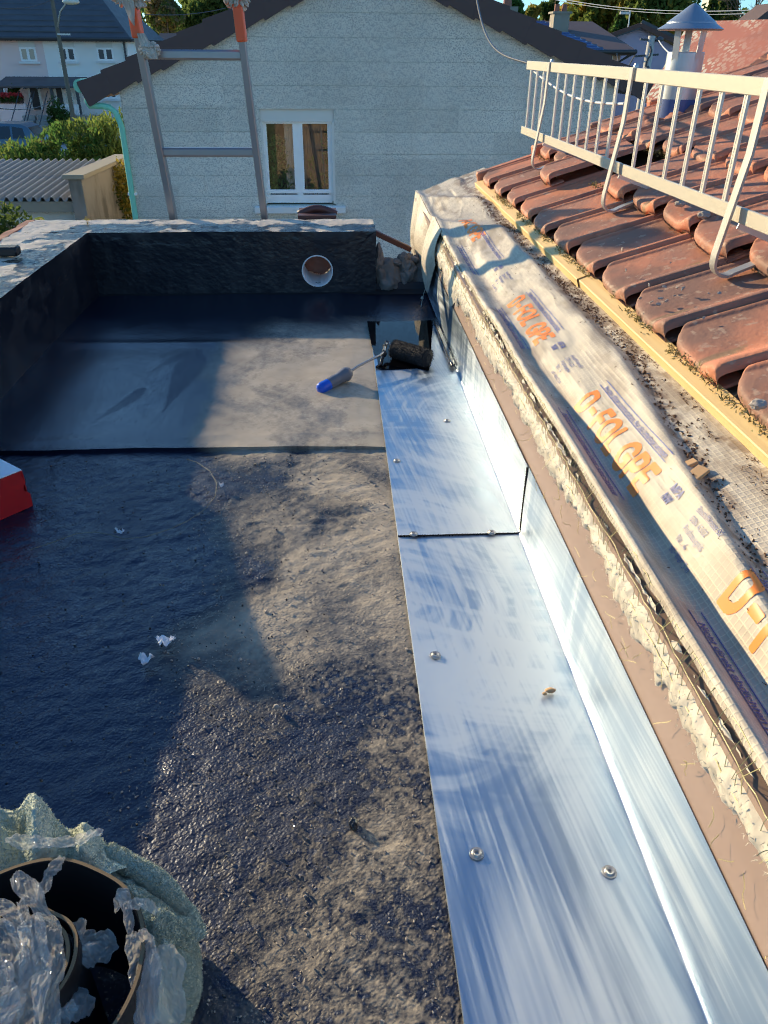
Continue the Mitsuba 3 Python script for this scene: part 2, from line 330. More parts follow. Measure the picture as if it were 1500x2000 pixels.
const('render_pink', (.74, .57, .53), .9); const('render_white', (.78, .77, .72), .9); const('old_render', (.24, .18, .13), .9); const('render_salmon', (.66, .42, .33), .9); const('render_purple', (.50, .40, .50), .9)
def slate_base(p, n, uv): return mix((.05, .053, .063), (.10, .097, .105), fbm(p.x*2, p.y*2, p.z*6, octaves=4))
pmat('slate_mat', slate_base, .6)
const('sky_sheen_tiles', (.05, .10, .24), .3); const('brown_tiles', (.10, .062, .055), .7)  # blue of the salmon house's near slope paints in its sky reflection
const('pane_far', (.05, .06, .075), .12); const('dark_metal', (.05, .05, .055), .5); const('red_flower', (.45, .03, .03), .8)
const('car_blue', (.05, .11, .17), .25, .3, clearcoat=.6); const('car_glass', (.03, .04, .05), .08); const('tyre', (.015, .015, .015), .8)
const('pole_wood', (.14, .135, .11), .9); const('pole_conc', (.45, .45, .44), .8); const('wire_mat', (.08, .08, .09), .6); const('bark', (.09, .07, .05), .9)
leafmat('leaf_dark', (.07, .105, .03)); leafmat('leaf_mid', (.12, .165, .045)); leafmat('leaf_light', (.20, .25, .06))
leafmat('leaf_yellow', (.36, .28, .06)); leafmat('leaf_brown', (.22, .18, .10)); leafmat('needle', (.10, .20, .05))

# ================================================================== the flat roof
rng = np.random.default_rng(7)
nz = meshkit.noise; fb = meshkit.fbm
SEAM = 1.82
def floor_z(x, y, far):
    p = np.stack([x, y, x*0], -1)
    z = .010*(fb(p*2.3, 3, 1)-.5)
    if far:   # smooth felt with a few low buckles
        z = z + .004*(fb(p*np.array([9, 5, 1]), 3, 2)-.5) + .007
        z = z + .006*np.exp(-((y-1.90-.02*x)/.02)**2)*np.clip(fb(p*6, 2, 9)-.35, 0, 1) + .006*np.exp(-((y-2.62+.05*x)/.035)**2)*(x < -.1)*np.clip(-x-.1, 0, .3)*3
    else:
        lum = fb(p*np.array([16, 26, 1]), 4, 3); fine = fb(p*np.array([55, 80, 1]), 3, 4); blob = fb(p*np.array([7, 9, 1]), 3, 5)
        z = z + .005*(lum-.5) + .0045*(fine-.5) + .010*np.clip(blob-.58, 0, 1)
        hole = np.exp(-(((x-.0)/.05)**2+((y-1.49)/.012)**2)) + .8*np.exp(-(((x+.055)/.03)**2+((y-1.455)/.010)**2))
        z = z - .006*hole*(.3+1.4*fine) + .005*np.exp(-(((x-.03)/.07)**2+((y-1.53)/.015)**2))
    w = np.clip((x-.05)/.08, 0, 1)
    return z*(1-.75*w)
xs, ys = np.arange(-1.03, .401, .0068), np.arange(-.5, 1.833, .0068)
X, Y = np.meshgrid(xs, ys, indexing='ij')
roof = 'flat_roof'
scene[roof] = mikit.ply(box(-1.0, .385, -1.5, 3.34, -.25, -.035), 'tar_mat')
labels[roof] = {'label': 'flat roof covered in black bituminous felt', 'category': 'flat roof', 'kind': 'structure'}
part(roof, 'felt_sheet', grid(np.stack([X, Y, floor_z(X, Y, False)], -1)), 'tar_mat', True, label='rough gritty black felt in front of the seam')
ys2 = np.arange(SEAM, 3.345, .0075); xs2 = np.arange(-1.03, .401, .0075)
X, Y = np.meshgrid(xs2, ys2, indexing='ij')
edge = SEAM + .012*(nz(np.stack([xs2*6, xs2*0, xs2*0], -1), 4)-.5) - .012*xs2
Y = edge[:, None] + (Y-SEAM)*(3.345-edge[:, None])/(3.345-SEAM)
Z = floor_z(X, Y, True)+.004
P = np.stack([X, Y, Z], -1)
skirt = P[:, :1].copy(); skirt[..., 2] -= .016; skirt[..., 1] += .002
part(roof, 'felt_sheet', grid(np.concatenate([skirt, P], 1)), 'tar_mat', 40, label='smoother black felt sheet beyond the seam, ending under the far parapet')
# sloping fillets along the two parapets
q = [(-1.0, -.01), (-.945, 0.0), (-.985, .035), (-1.0, .05)]
part(roof, 'edge_strip', prism(sg.Polygon([(3.34, 0), (3.28, .008), (3.32, .02), (3.34, .045)]), 'x', -1.0, .39), 'felt_black', 30)

# parapets -----------------------------------------------------------------------------------------------------------
def rough_wall(m, step, amp, seed):
    m = tm(m.refine_to_length(step)); v = np.array(m.vertices); m.merge_vertices(); v = np.array(m.vertices)
    n = np.array(m.vertex_normals); top = np.clip((v[:, 2]-.2)/.06, 0, 1)
    d = (fb(v*22, 4, seed)-.5)*amp*(.35+1.1*top) + (fb(v*90, 2, seed+3)-.5)*.005*top
    v2 = v+n*d[:, None]; v2[:, 2] += .034*np.clip((2.2-v2[:, 1])/.3, 0, 1)*(v2[:, 2] > .2)
    return trimesh.Trimesh(v2, m.faces, process=False)
PT = .262
hole_c = onx(620, 528, 0.0)
hc = ony(620, 528, 3.31); hx, hz = float(hc[0]), float(hc[2]); hr = .066
wall = m3.Manifold.cube([1.46, .27, PT-.03+.06]).translate([-1.296, 3.30, -.06])
cyl = m3.Manifold.cylinder(.6, hr, hr, 48).rotate([90, 0, 0]).translate([hx, 3.75, hz])
pw = thing('parapet_wall', 'black tarred low parapet wall across the far end with a round drain hole', 'parapet wall')
part(pw, 'wall', rough_wall(wall.translate([0, 0, .03])-cyl, .016, .010, 11), 'parapet_mat', 50)
part(pw, 'base', box(-1.27, .13, 3.32, 3.54, GZ, -.05), 'old_render')
pr = m3.Manifold.cylinder(.27, hr-.001, hr-.001, 48)-m3.Manifold.cylinder(.4, hr-.005, hr-.005, 48).translate([0, 0, -.05])
part(pw, 'drain_plug', lump((hx, 3.475, hz+.004), (.060, .022, .058), 77, 4, .25, 3), 'red_sheet', True, label='reddish brown back of the pipe')
part(pw, 'drain_sleeve', tm(pr.rotate([90, 0, 0]).translate([hx, 3.565, hz])), 'white_pvc', 40, label='white plastic pipe lining the drain hole')
pl = thing('parapet_wall', 'low parapet wall along the left side, its broad top patched with tar', 'parapet wall')
wl = m3.Manifold.cube([.296, 4.8, PT+.06]).translate([-1.296, -1.5, -.06])
part(pl, 'wall', rough_wall(wl, .017, .011, 17), 'parapet_mat', 50)
part(pl, 'base', box(-1.27, -1.02, -1.5, 3.25, GZ, -.05), 'render_cream')
cap = m3.Manifold.cube([.035, 5.06, .03]).translate([-1.325, -1.5, PT-.028])
part(pl, 'edge_brick', rough_wall(cap, .03, .006, 19), 'terracotta', 40, label='reddish brick edge of the wall top')

# broken mortar at the open end of the far parapet
parts = [rough_wall(m3.Manifold.cube([.24, .12, .085]).translate([.15, 3.385, 0]), .02, .03, 38), lump((.215, 3.40, .02), (.07, .09, .115), 31, 4, .3, 3), lump((.30, 3.42, .055), (.055, .08, .085), 32, 4, .35, 3), lump((.365, 3.44, .03), (.05, .08, .10), 33, 4, .3, 3),
         lump((.29, 3.39, .135), (.026, .025, .022), 34, 3, .4, 3), lump((.255, 3.38, .118), (.03, .022, .016), 35, 3, .4, 3), lump((.335, 3.40, .125), (.022, .02, .014), 36, 3, .4, 3), lump((.178, 3.40, .09), (.026, .07, .10), 37, 4, .3, 3)]
single('mortar_lump', cat_(parts), 'mortar_mat', 'broken lump of grey mortar between the far parapet and the roof edge', 'mortar', 50)
single('broken_tile', bar((.165, 3.53, .215), (.33, 3.56, .135), .05, .022, r=.003), 'rust_brown', 'reddish broken tile wedged behind the mortar lump', 'tile')
# red-brown rain hopper behind the drain hole
rh = thing('rain_hopper', 'rust brown rainwater hopper fixed outside the far parapet behind the drain hole', 'rainwater hopper')
hb = m3.Manifold.hull_points(np.array([(hx+sx*w, y, z) for sx in (-1, 1) for (w, y, z) in ((.085, 3.60, .272), (.085, 3.79, .272), (.06, 3.6, -.10), (.06, 3.75, -.10))]))
part(rh, 'bowl', tm(hb), 'rust_brown')
part(rh, 'rim', tube([(hx-.085+.17*i/12, 3.68, .262+.026*math.sin(PI*i/12)) for i in range(13)], .016, 10), 'rust_brown', True)
part(rh, 'downpipe', tube([(hx, 3.68, -.08), (hx, 3.68, GZ)], .045, 16), 'rust_brown', True)

# ================================================================== metal flashing
BX, FX0 = .380, .116     # the bend, the outer edge
def flashing(y0, y1, z0, n_y, leg_top, seed):
    prof = [(FX0, z0-.004), (FX0+.0006, z0)] + [(FX0+.0006+(BX-.008-FX0)*i/26, z0) for i in range(1, 27)]
    prof += [(BX-.007+.007*math.sin(a), z0+.007-.007*math.cos(a)) for a in np.linspace(.2, PI/2, 7)] + [(BX, z0+.007+(leg_top-z0-.007)*i/8) for i in range(1, 9)]
    pr = np.array(prof); yy = np.linspace(y0, y1, n_y)
    P = np.zeros((len(pr), n_y, 3)); P[..., 0] = pr[:, :1]; P[..., 1] = yy; P[..., 2] = pr[:, 1:]
    w = np.clip((P[..., 0]-FX0)/.05, 0, 1)*np.clip((BX-P[..., 0])/.05, 0, 1)
    q = np.stack([P[..., 0]*2.2, P[..., 1]*1.7, P[..., 0]*0], -1)
    P[..., 2] += .0045*(fb(q, 2, seed)-.5)*w
    leg = np.clip((P[..., 2]-z0-.02)/.05, 0, 1)
    P[..., 0] += .004*(fb(np.stack([P[..., 1]*2.1, P[..., 2]*5, P[..., 0]*0], -1), 2, seed+5)-.5)*leg
    return grid(P, True)
fl = thing('metal_flashing', 'nearer bright sheet metal flashing with wiped streaks along the roof edge', 'flashing')
part(fl, 'sheet', flashing(-.9, 1.385, .012, 190, .175, 3), 'zinc_mat', 35)
fl2 = thing('metal_flashing', 'farther sheet metal flashing, its far end painted with wet black tar', 'flashing')
part(fl2, 'sheet', flashing(1.372, 2.872, .0155, 150, .175, 8), 'zinc_mat', 35)
part(fl2, 'upstand', box(.379, .3815, 2.876, 3.36, .02, .175), 'zinc_mat')
def screw(par, x, y, z):
    pr = [(0, .0008), (.0022, .0008), (.0030, .0030), (.0052, .0036), (.0064, .0022), (.0070, .0010), (.0092, .0012), (.0096, 0)]
    part(par, 'screw', lathe(pr, 24, (x, y, z)), 'screw_mat', 35)
for (x, y) in ((850, 1280), (931, 1668), (1190, 1704)):
    p = onz(x, y, .013); screw(fl, p[0], p[1], .0135)
for (x, y) in ((775, 900), (808, 1043), (960, 1040), (873, 822)):
    p = onz(x, y, .0165); screw(fl2, p[0], p[1], .0165)
part(fl2, 'joint_shade', cat_([box(BX-.0022, BX+.001, 1.3715, 1.3755, .02, .172), box(FX0+.002, BX-.006, 1.3700, 1.3722, .0125, .0150)]), 'slit_mat')  # near-black strips stand in for the shadow gap where the sheets overlap
# wet tar painted on the far end
tarp = [onz(x, y, .018)[:2] for x, y in ((718, 628), (760, 629), (845, 626), (842, 660), (839, 712), (836, 724), (815, 719), (770, 721), (741, 720), (738, 700), (732, 690), (727, 676), (722, 650))]
tp = sg.Polygon(tarp).buffer(.006).buffer(-.004)
part(fl2, 'wet_tar', prism(tp, 'z', .0175, .0192), 'wet_tar', label='mirror-like wet black tar coat on the far end of the sheet')
a, b = onz(846, 628, .03), onz(878, 712, .03)
single('bitumen_strip', cat_([bar((BX-.014, a[1]+.03, .026), (BX-.012, b[1], .028), .017, .012, r=.003), lump((BX-.013, b[1]+.02, .03), (.009, .03, .008), 41, 2)]), 'tar_clot', 'thin black tarry strip lying along the bend of the flashing', 'strip', 40)
for (x, y, s) in ((1021, 1178, .010), (1052, 1096, .003)):
    p = onz(x, y, .014); 
p = onx(1021, 1178, .374); single('tar_drip', lump((.372, p[1], p[2]), (.005, .007, .008), 43, 3), 'tar_clot', 'black tar blob with a dried run on the flashing upstand', 'tar blob', True)
p = onz(1075, 1350, .016); single('dead_wasp', cat_([lump((p[0], p[1], .018), (.009, .005, .004), 44, 2, .2), lump((p[0]-.011, p[1]-.006, .017), (.004, .003, .003), 45, 2, .2)]), 'chip_wood', 'small brown curled leaf bit lying on the metal flashing', 'leaf bit', True)

# ================================================================== the house on the right: eave, tiles
SL = rad(20); ER = np.array([.405, 0, .30]); TV = np.array([math.cos(SL), 0, math.sin(SL)]); NV = np.array([-math.sin(SL), 0, math.cos(SL)])
def roofp(u, t, n=0.0):
    u, t, n = np.broadcast_arrays(np.asarray(u, float), np.asarray(t, float), np.asarray(n, float))
    return ER + t[..., None]*TV + n[..., None]*NV + u[..., None]*np.array([0, 1.0, 0])
FARV = 3.68
house = thing('tiled_house', 'house on the right with worn red clay interlocking roof tiles above the bare eave', 'house')
part(house, 'wall', box(.40, 6.0, -1.5, FARV-.05, GZ, .10), 'render_cream')
ve = [(.384, -1.5), (.402, -1.5), (.402, 3.9), (.384, 3.9)]
fb_m = tm(m3.Manifold.cube([.019, 5.4, .155]).translate([.3835, -1.5, .142]).refine_to_length(.12)); vv = np.array(fb_m.vertices); vv[:, 0] += .003*(fb(vv*np.array([0, 1.3, 3]), 2, 4)-.5)
part(house, 'fascia_board', trimesh.Trimesh(vv, fb_m.faces, process=False), 'fascia_mat', label='taupe painted fascia board under the eave')
deck = np.stack([roofp(np.array([-1.5, FARV-.02]), t, -.035) for t in (.0, 2.2)], 0)
part(house, 'roof_deck', poly3([roofp(-1.5, .17, -.03), roofp(FARV-.03, .17, -.03), roofp(FARV-.03, 2.1, -.03), roofp(-1.5, 2.1, -.03)], .04, NV), 'debris_mat')
def wavy_bar(u0, u1, t, w, h, seed, n=60):
    uu = np.linspace(u0, u1, n); c = np.stack([uu, t+.004*(nz(np.stack([uu*1.5, uu*0, uu*0], -1), seed)-.5), uu*0], -1); rings = []
    for (dt, dn) in ((-w/2, .002), (-w/2, h-.002), (-w/2+.002, h), (w/2-.002, h), (w/2, h-.002), (w/2, .0)):
        rings.append(roofp(c[:, 0], c[:, 1]+dt, dn))
    return grid(np.stack(rings, 0), True)
bm = cat_([wavy_bar(-.9, 1.97, .252, .040, .024, 5), wavy_bar(1.955, 3.0, .249, .040, .027, 6), wavy_bar(2.985, 3.63, .252, .040, .024, 8)])
part(house, 'tiling_batten', bm, 'batten_mat', 30, label='fresh yellow timber batten under the first tile row')
# tiles: profile across (far -> near), then the rounded nose
TW, TL = .242, .345
def tile_profile(s):
    ks = np.array([0, .025, .045, .065, .09, .105, .125, .16, .30, .44, .56, .64, .70, .76, .83, .90, .94, .975, 1.005, 1.025, 1.04])
    kz = np.array([.000, .012, .0195, .0225, .0225, .021, .0178, .0172, .0155, .0125, .0095, .0075, .0078, .0115, .0185, .0265, .030, .0318, .0308, .0265, .015])
    return np.interp(s, ks, kz)
def tile_mesh(seed):
    s = np.array([0, .018, .03, .042, .055, .068, .08, .092, .104, .114, .126, .14, .17, .24, .32, .41, .50, .58, .64, .70, .75, .80, .85, .89, .92, .945, .965, .985, 1.003, 1.017, 1.03, 1.04])
    z = tile_profile(s); r = np.random.default_rng(seed)
    ts = np.array([0, .0008, .0035, .008, .014, .022, .035, .09, .16, .25, TL])
    drop = np.array([.017, .0105, .0052, .0024, .0009, .0002, 0, 0, 0, 0, 0])
    # the flat pan's nose is cut back in a rounded corner at its far side
    P = np.zeros((len(ts), len(s), 3))
    for j, (sj, zj) in enumerate(zip(s, z)):
        back = .050*np.exp(-(max(sj-.03, 0)/.13)**1.3)*(sj < .9)
        P[:, j, 0] = -sj*TW; P[:, j, 1] = ts + back*np.exp(-ts/.06); P[:, j, 2] = zj - drop
    nose = P[:1].copy(); nose[..., 2] = np.minimum(nose[..., 2]-.006, -.004) - .006
    under = nose.copy(); under[..., 1] += .05; under[..., 2] += .004
    Q = np.concatenate([under, nose, P], 0)
    Q[..., 2] += .0008*(fb(Q*np.array([14, 14, 0])+seed*3.1, 2, seed)-.5)
    return Q
variants = [tile_mesh(i) for i in range(4)]
rt = np.random.default_rng(5); tile_no = 0
TS = -variants[0][-1, :, 0]/TW
def put_tile(u, t, lift, i, du=0., tilt=None, yaw_=0.):
    Q = variants[i % 4]; k = math.radians(-3.6) if tilt is None else tilt
    x = Q[..., 0] + rt.normal(0, .0012); c, s_ = math.cos(yaw_), math.sin(yaw_)
    uu = u + c*x - s_*Q[..., 1]*1.0; tt = t + (s_*x + c*Q[..., 1])*math.cos(k) ; nn = lift + Q[..., 2] + Q[..., 1]*math.sin(k) + rt.normal(0, .0012)
    global tile_no
    tile_no += 1; uv = np.stack([np.broadcast_to(TS[None], Q.shape[:2])+10*tile_no, np.broadcast_to(np.arange(Q.shape[0])[:, None], Q.shape[:2])], -1).reshape(-1, 2)
    return grid(roofp(uu+du, tt, nn), True), uv
ROWS = [.262, .520, .778, 1.036, 1.294, 1.552, 1.81]
fars = 3.62
for r_, t0 in enumerate(ROWS):
    lift = .034+.003*(r_ > 0)
    for k in range(14):
        u = fars - k*TW
        if px(roofp(u, t0, .05))[0] > 1680 or u < .2: continue
        slip, yw, tl = 0., rt.normal(0, .006), None
        if r_ == 1 and k == 2: slip, yw = -.115, .02
        if r_ == 1 and k == 3: continue
        if r_ == 1 and k >= 4: slip = -.012-.02*(k == 7)
        tq, uvq = put_tile(u, t0+slip+rt.normal(0, .003), lift+.020*(r_ > 0)+(.012 if slip < -.05 else 0), r_*5+k, 0, tl, yw)
        part(house, 'roof_tile', tq, 'tile_mat', True, uv=uvq)
# verge edge tiles standing over the far gable
for r_, t0 in enumerate(ROWS):
    q = bar(roofp(fars+.028, t0-.01, .035+.02*(r_ > 0)), roofp(fars+.028, t0+.30, .018), .05, .045, up=NV, r=.006)
    part(house, 'verge_tile', q, 'tile_mat', uv=np.full((len(q.vertices), 2), 3.9))

# ------------------------------------------------------------------ underlay sheet
U_FAR = 4.02
def und_n(u, t):
    """Height of the loose sheet above the roof plane."""
    u, t = np.asarray(u, float), np.asarray(t, float)
    q = np.stack([u*1.0, t*0, t*0], -1); near = np.clip((1.62-u)/.35, 0, 1); far = np.clip((u-2.55)/.35, 0, 1); mid = (1-near)*(1-far)
    A = near*.034 + mid*.034*np.clip(nz(q*3.1+.4, 3)*1.9-.6, 0, 1) + far*.012; dip = near*.026+mid*.020*nz(q*2.7, 5)
    tg = np.clip(.121+.107*(u-.74), .11, .20)
    n = A*np.exp(-np.clip(t, 0, 1)**2/.00022) + .004 - dip*np.exp(-((t-.042)/.026)**2)
    n = n + (near*.010+mid*.012)*np.exp(-((t-tg*.78)/.028)**2)
    s = 1/(1+np.exp(-(t-tg+.004)/.006)); n = n*(1-.8*s) + .010*np.exp(-((t-tg+.022)/.016)**2)*(near+mid)*(.6+.8*nz(q*5, 8))
    p = np.stack([u*6+3*nz(np.stack([u*3, t*9, u*0], -1), 6), t*14, u*0], -1); n = n + (.006+.005*mid)*(fb(p, 3, 12)-.5); cr = np.abs(fb(np.stack([u*4+t*9, t*16-u*2, u*0], -1), 2, 14)-.5); n = n + (.0012*np.exp(-(cr/.05)**2)*(.4+mid+far))*np.clip(t/.03, 0, 1) + 0*(fb(p, 1, 12)-.5)*np.clip(t/.02, .2, 1)
    fold = (np.abs(((u*.95+t*2.2-.15) % .62)/.62-.5)*2); f2 = nz(np.stack([u*4.2+t*6, t*7, u*0], -1), 21)
    n = n + far*np.clip((4.05-u)/.5, .12, 1)*np.clip((.262-t)/.06, 0, 1)*(.034*np.clip(1-fold*1.15, 0, 1)**1.3 + .030*(f2-.35))
    n = n - .012*np.clip((t-.20)/.06, 0, 1)*(n > .004)
    return np.where(t > .14, np.maximum(n, .002), n)
def und_p(u, t, off=0.0):
    n = und_n(u, t)
    return roofp(u, t, n+off)
uu, tt = np.arange(-.5, U_FAR+.001, .009), np.concatenate([np.arange(0, .262, .0045), [.30, .34]])
Ug, Tg = np.meshgrid(uu, tt, indexing='ij')
P = und_p(Ug, Tg)
# the lip rolls over towards the fascia; torn along the slit
lipdn = [(-.004, -.003), (-.007, -.009), (-.006, -.016)]
lp = []
for (dx, dz) in lipdn:
    e = P[:, 0].copy(); e[:, 0] += dx; e[:, 2] += dz + .004*(nz(np.stack([uu*30, uu*0, uu*0+dx], -1), 2)-.5); lp.append(e)
P = np.concatenate([np.stack(lp[::-1], 1), P], 1)
uvs = np.stack([np.broadcast_to(uu[:, None], P.shape[:2]), np.broadcast_to(np.concatenate([[-.02, -.012, -.006], tt])[None], P.shape[:2])], -1).reshape(-1, 2)
ul = thing('roof_underlay', 'loose beige reinforced roof underlay with orange and blue print along the eave', 'roof underlay')
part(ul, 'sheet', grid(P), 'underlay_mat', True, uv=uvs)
# dark slit under the lip
part(ul, 'slit', grid(np.stack([np.stack([np.full(len(uu), .4035), uu, np.full(len(uu), .27)], -1), np.stack([np.full(len(uu), .4035), uu, P[:, 1, 2]-.004], -1)], 1), False), 'slit_mat')
# torn fleece strip hanging in front of the fascia, rough at both edges
us = np.arange(-.3, 3.0, .005); r1 = fb(np.stack([us*9, us*0, us*0], -1), 4, 51); r2 = fb(np.stack([us*40, us*0, us*0], -1), 3, 52); big = fb(np.stack([us*2.3, us*0, us*0+3], -1), 2, 53)
low = .252 - .045*(r1-.5) - .040*(r2-.5) - .05*np.clip(big-.5, 0, 1) - .05*np.clip((us-1.55)/.5, 0, 1)*np.clip(big+.1, 0, 1)
top = .298 + .016*(r2-.5) + .012*(r1-.5)
rows = []
for k in np.linspace(0, 1, 12):
    z = low+(top-low)*k
    x = .3815 - .007*math.sin(PI*min(1, k*1.05))**.8 - .016*np.abs(fb(np.stack([us*46, z*95, us*0], -1), 4, 55)-.5)*1.2 + .012*k**3
    rows.append(np.stack([np.minimum(x, .3828) if k < .2 else x, us, z], -1))
part(ul, 'torn_strip', grid(np.stack(rows, 1), False), 'fleece_mat', True, label='frayed cream fleece torn from the underlay edge')
# far part: the sheet drapes over the eave in two deep folds and ends in a ragged hem
uf = np.arange(2.93, U_FAR, .008); rows = []
hem = .075 + .10*np.clip((uf-3.25)/.25, 0, 1)*0 + .05*(fb(np.stack([uf*7, uf*0, uf*0], -1), 3, 61)-.5) + .14*np.clip((3.05-uf)/.12, 0, 1)
hem = np.where(uf > 3.62, hem-.03, hem)
for k in np.linspace(0, 1, 22):
    e = und_p(uf, np.zeros_like(uf)); z = e[:, 2]+(hem-e[:, 2])*k
    bul = .030*math.sin(PI*min(1, k*.9))*(.25+np.abs(np.sin((uf-2.9)*PI/.42)))*np.clip((4.1-uf)/.3, 0, 1)
    x = e[:, 0] - .006 - bul - .012*k
    rows.append(np.stack([x, uf, z], -1))
Q = np.stack(rows, 1); uq = np.stack([np.broadcast_to(uf[:, None], Q.shape[:2]), np.broadcast_to(-.2*np.linspace(0, 1, 22)[None], Q.shape[:2])], -1).reshape(-1, 2)
part(ul, 'hanging_flap', grid(Q), 'underlay_mat', True, uv=uq, label='far end of the underlay folded down over the eave')
# print: draped lettering
def drape(mesh, off):
    v, f = trimesh.remesh.subdivide_to_size(np.array(mesh.vertices), mesh.faces, .004)
    w = und_p(v[:, 0], v[:, 1], off); return trimesh.Trimesh(w, f, process=False)
def flat_text(text, h, width, u0, t0, bold=False, up=True):
    m = meshkit.text_mesh(text, h, .001, bold); v = np.array(m.vertices); fz = v[m.faces][:, :, 2].min(1) > .0005
    x0, x1 = v[:, 0].min(), v[:, 0].max(); x = (v[:, 0]-x0)*width/(x1-x0)
    return trimesh.Trimesh(np.stack([u0-x, t0+v[:, 1], v[:, 2]*0], -1), m.faces[fz], process=False)
def bold_text(text, h, width, u0, t0, grow):
    m = flat_text(text, h, width, 0, 0, True); v = m.vertices[:, :2]
    g = so.unary_union([sg.Polygon(v[f]).buffer(1e-5) for f in m.faces]).buffer(grow, join_style=2)
    q = cat_([trimesh.creation.extrude_polygon(k, .001, engine='earcut') for k in getattr(g, 'geoms', [g])]); w = np.array(q.vertices); top = w[q.faces][:, :, 2].min(1) > .0005
    return trimesh.Trimesh(np.stack([u0+w[:, 0], t0+w[:, 1], w[:, 2]*0], -1), q.faces[top], process=False)
def rule(u0, u1, t, w=.0016):
    return trimesh.Trimesh([(u0, t, 0), (u1, t, 0), (u1, t+w, 0), (u0, t+w, 0)], [(0, 2, 1), (0, 3, 2)], process=False)
for i, (u0, tb) in enumerate(((2.042, .052), (1.372, .050), (.742, .060), (2.76, .075))):
    if i < 3:
        part(ul, 'print', drape(bold_text('D-FOL GPE', .046, .342, u0-.003, tb+.002, .0017), .0011), 'orange_print', label='orange lettering D-FOL GPE across the sheet')
    else:
        part(ul, 'print', drape(bold_text('D-FOL GPE', .046, .342, u0+.3, tb, .0017), .0011), 'orange_print', label='faded orange lettering at the folded far end')
    for (tq, uq0) in ((.112, u0+.012), (.022 if i != 2 else .026, u0-.002)):
        ms = [rule(uq0, uq0-.345, tq-.002), rule(uq0, uq0-.345, tq+.0125)]
        s = 'Nicht direkt abdichten | pour sous-toiture' if tq < .05 else 'Ne pas utiliser comme toiture. Nur als Unterlage verlegen'
        ms.append(flat_text(s, .0075, .315, uq0-.022, tq+.0012, True))
        part(ul, 'print', drape(cat_(ms), .0015), 'blue_print', label='narrow blue line of instructions between two rules')
    if u0 > 1: 
        ub = u0-.395
        part(ul, 'print', drape(cat_([flat_text('MPA', .012, .034, ub, .093, True), flat_text('NW', .012, .024, ub-.004, .077, True)]), .0015), 'blue_print', label='small blue mark MPA NW')
        ms = [flat_text(s, .0075, w, ub-.085-.004*k, .100-.0125*k) for k, (s, w) in enumerate((('Baustoffklasse B2', .075), ('DIN 4102', .05), ('Prufzeugnis', .06), ('Nr. 4', .03), ('sd-Wert 3 m', .06)))]
        part(ul, 'print', drape(cat_(ms), .0015), 'blue_print', label='small blue paragraph')
# yellow scrim threads bridging the slit and hanging loose
rt2 = np.random.default_rng(12); th = []
for u in np.arange(.1, 2.9, .0095):
    if rt2.random() < .4: continue
    e = und_p(np.array([u]), np.array([0.0]))[0]; a = e+np.array([-.006, 0, -.006]); b = np.array([.380, u+rt2.normal(.004, .004), .272+rt2.normal(0, .006)])
    m = (a+b)/2+np.array([-.006, rt2.normal(0, .004), .002]); th.append(tube([a, m*.5+a*.5, m, m*.5+b*.5, b], .00045, 4, False))
for s_ in (0, 1, 2):
    pts = []
    for u in np.arange(.1, 2.9, .02):
        e = und_p(np.array([u]), np.array([0.0]))[0]; k = (.15, .55, .95)[s_]
        pts.append(e*(1-k)+np.array([.379, u, .275])*k+np.array([-.004, 0, rt2.normal(0, .002)]))
    th.append(tube(pts, .0007, 4, False))
for i in range(90):
    u = rt2.uniform(.25, 2.95); z = rt2.uniform(.20, .30); p = np.array([.374, u, z]); pts = [p]; d = np.array([rt2.uniform(-.5, 0), rt2.normal(0, 1), rt2.normal(-.5, .6)])
    L = rt2.uniform(.003, .008)
    for k in range(5): d = d+rt2.normal(0, .45, 3); d[0] = min(d[0], .1); p = p+d/np.linalg.norm(d)*L; pts.append(p.copy())
    th.append(tube(pts, .00045, 3, False))
part(ul, 'thread', cat_(th), 'thread_mat', kind='stuff', label='yellow reinforcing threads bridging the tear and hanging loose')
fr = []
us2 = rt2.uniform(.2, 2.95, 1100); lowi = np.interp(us2, us, low); topi = np.interp(us2, us, top); kk = rt2.random(1100)**.7
pz = lowi+(topi-lowi)*kk*.9; pxx = .374-.006*np.sin(PI*kk)
d = np.stack([-.3-.5*rt2.random(1100), rt2.normal(0, .8, 1100), rt2.normal(-.6, .7, 1100)], -1)
part(ul, 'fibre', needles(np.stack([pxx, us2, pz], -1), d, rt2.uniform(.003, .008, 1100), .0006, rt2), 'fleece_mat', kind='stuff', label='frayed cream fibres along the torn edge')
p0 = np.array([.36, 3.10, .10]); single('loose_straw', cat_([tube([p0, p0+(-.012, .02, -.055), p0+(-.022, .0, -.10)], .0014, 5), lump(p0+np.array([-.016, .012, -.062]), (.006, .006, .006), 3, 2)]), 'fleece_mat', 'pale straw with a knot dangling from the underlay at the roof corner', 'straw')

# ------------------------------------------------------------------ dirt and loose bits on the roofs
n_ = 1500; ud = rt2.uniform(.4, 3.3, n_); ud = ud[meshkit.fbm(np.stack([ud*5, ud*0, ud*0], -1), 3, 31) > rt2.uniform(.35, .62, n_)]; n_ = len(ud); td = np.clip(.121+.107*(ud-.74), .11, .20)+rt2.normal(.004, .008, n_)*(.5+rt2.random(n_))
m1 = shards(und_p(ud, td, .001), rt2.uniform(.0008, .0036, n_)*(1+.8*(rt2.random(n_) < .06)), rt2, .35)
n2 = 1500; u2 = rt2.uniform(.4, 3.4, n2); t2 = .228-np.abs(rt2.normal(0, .016, n2)); kp = meshkit.fbm(np.stack([u2*14, t2*40, u2*0], -1), 3, 4) > .5
u2, t2 = u2[kp], t2[kp]; dd = np.stack([rt2.normal(0, 1, len(u2)), rt2.normal(0, 1, len(u2)), rt2.uniform(0, .5, len(u2))], -1)
m2 = needles(und_p(u2, t2, .001), dd, rt2.uniform(.004, .012, len(u2)), .0009, rt2)
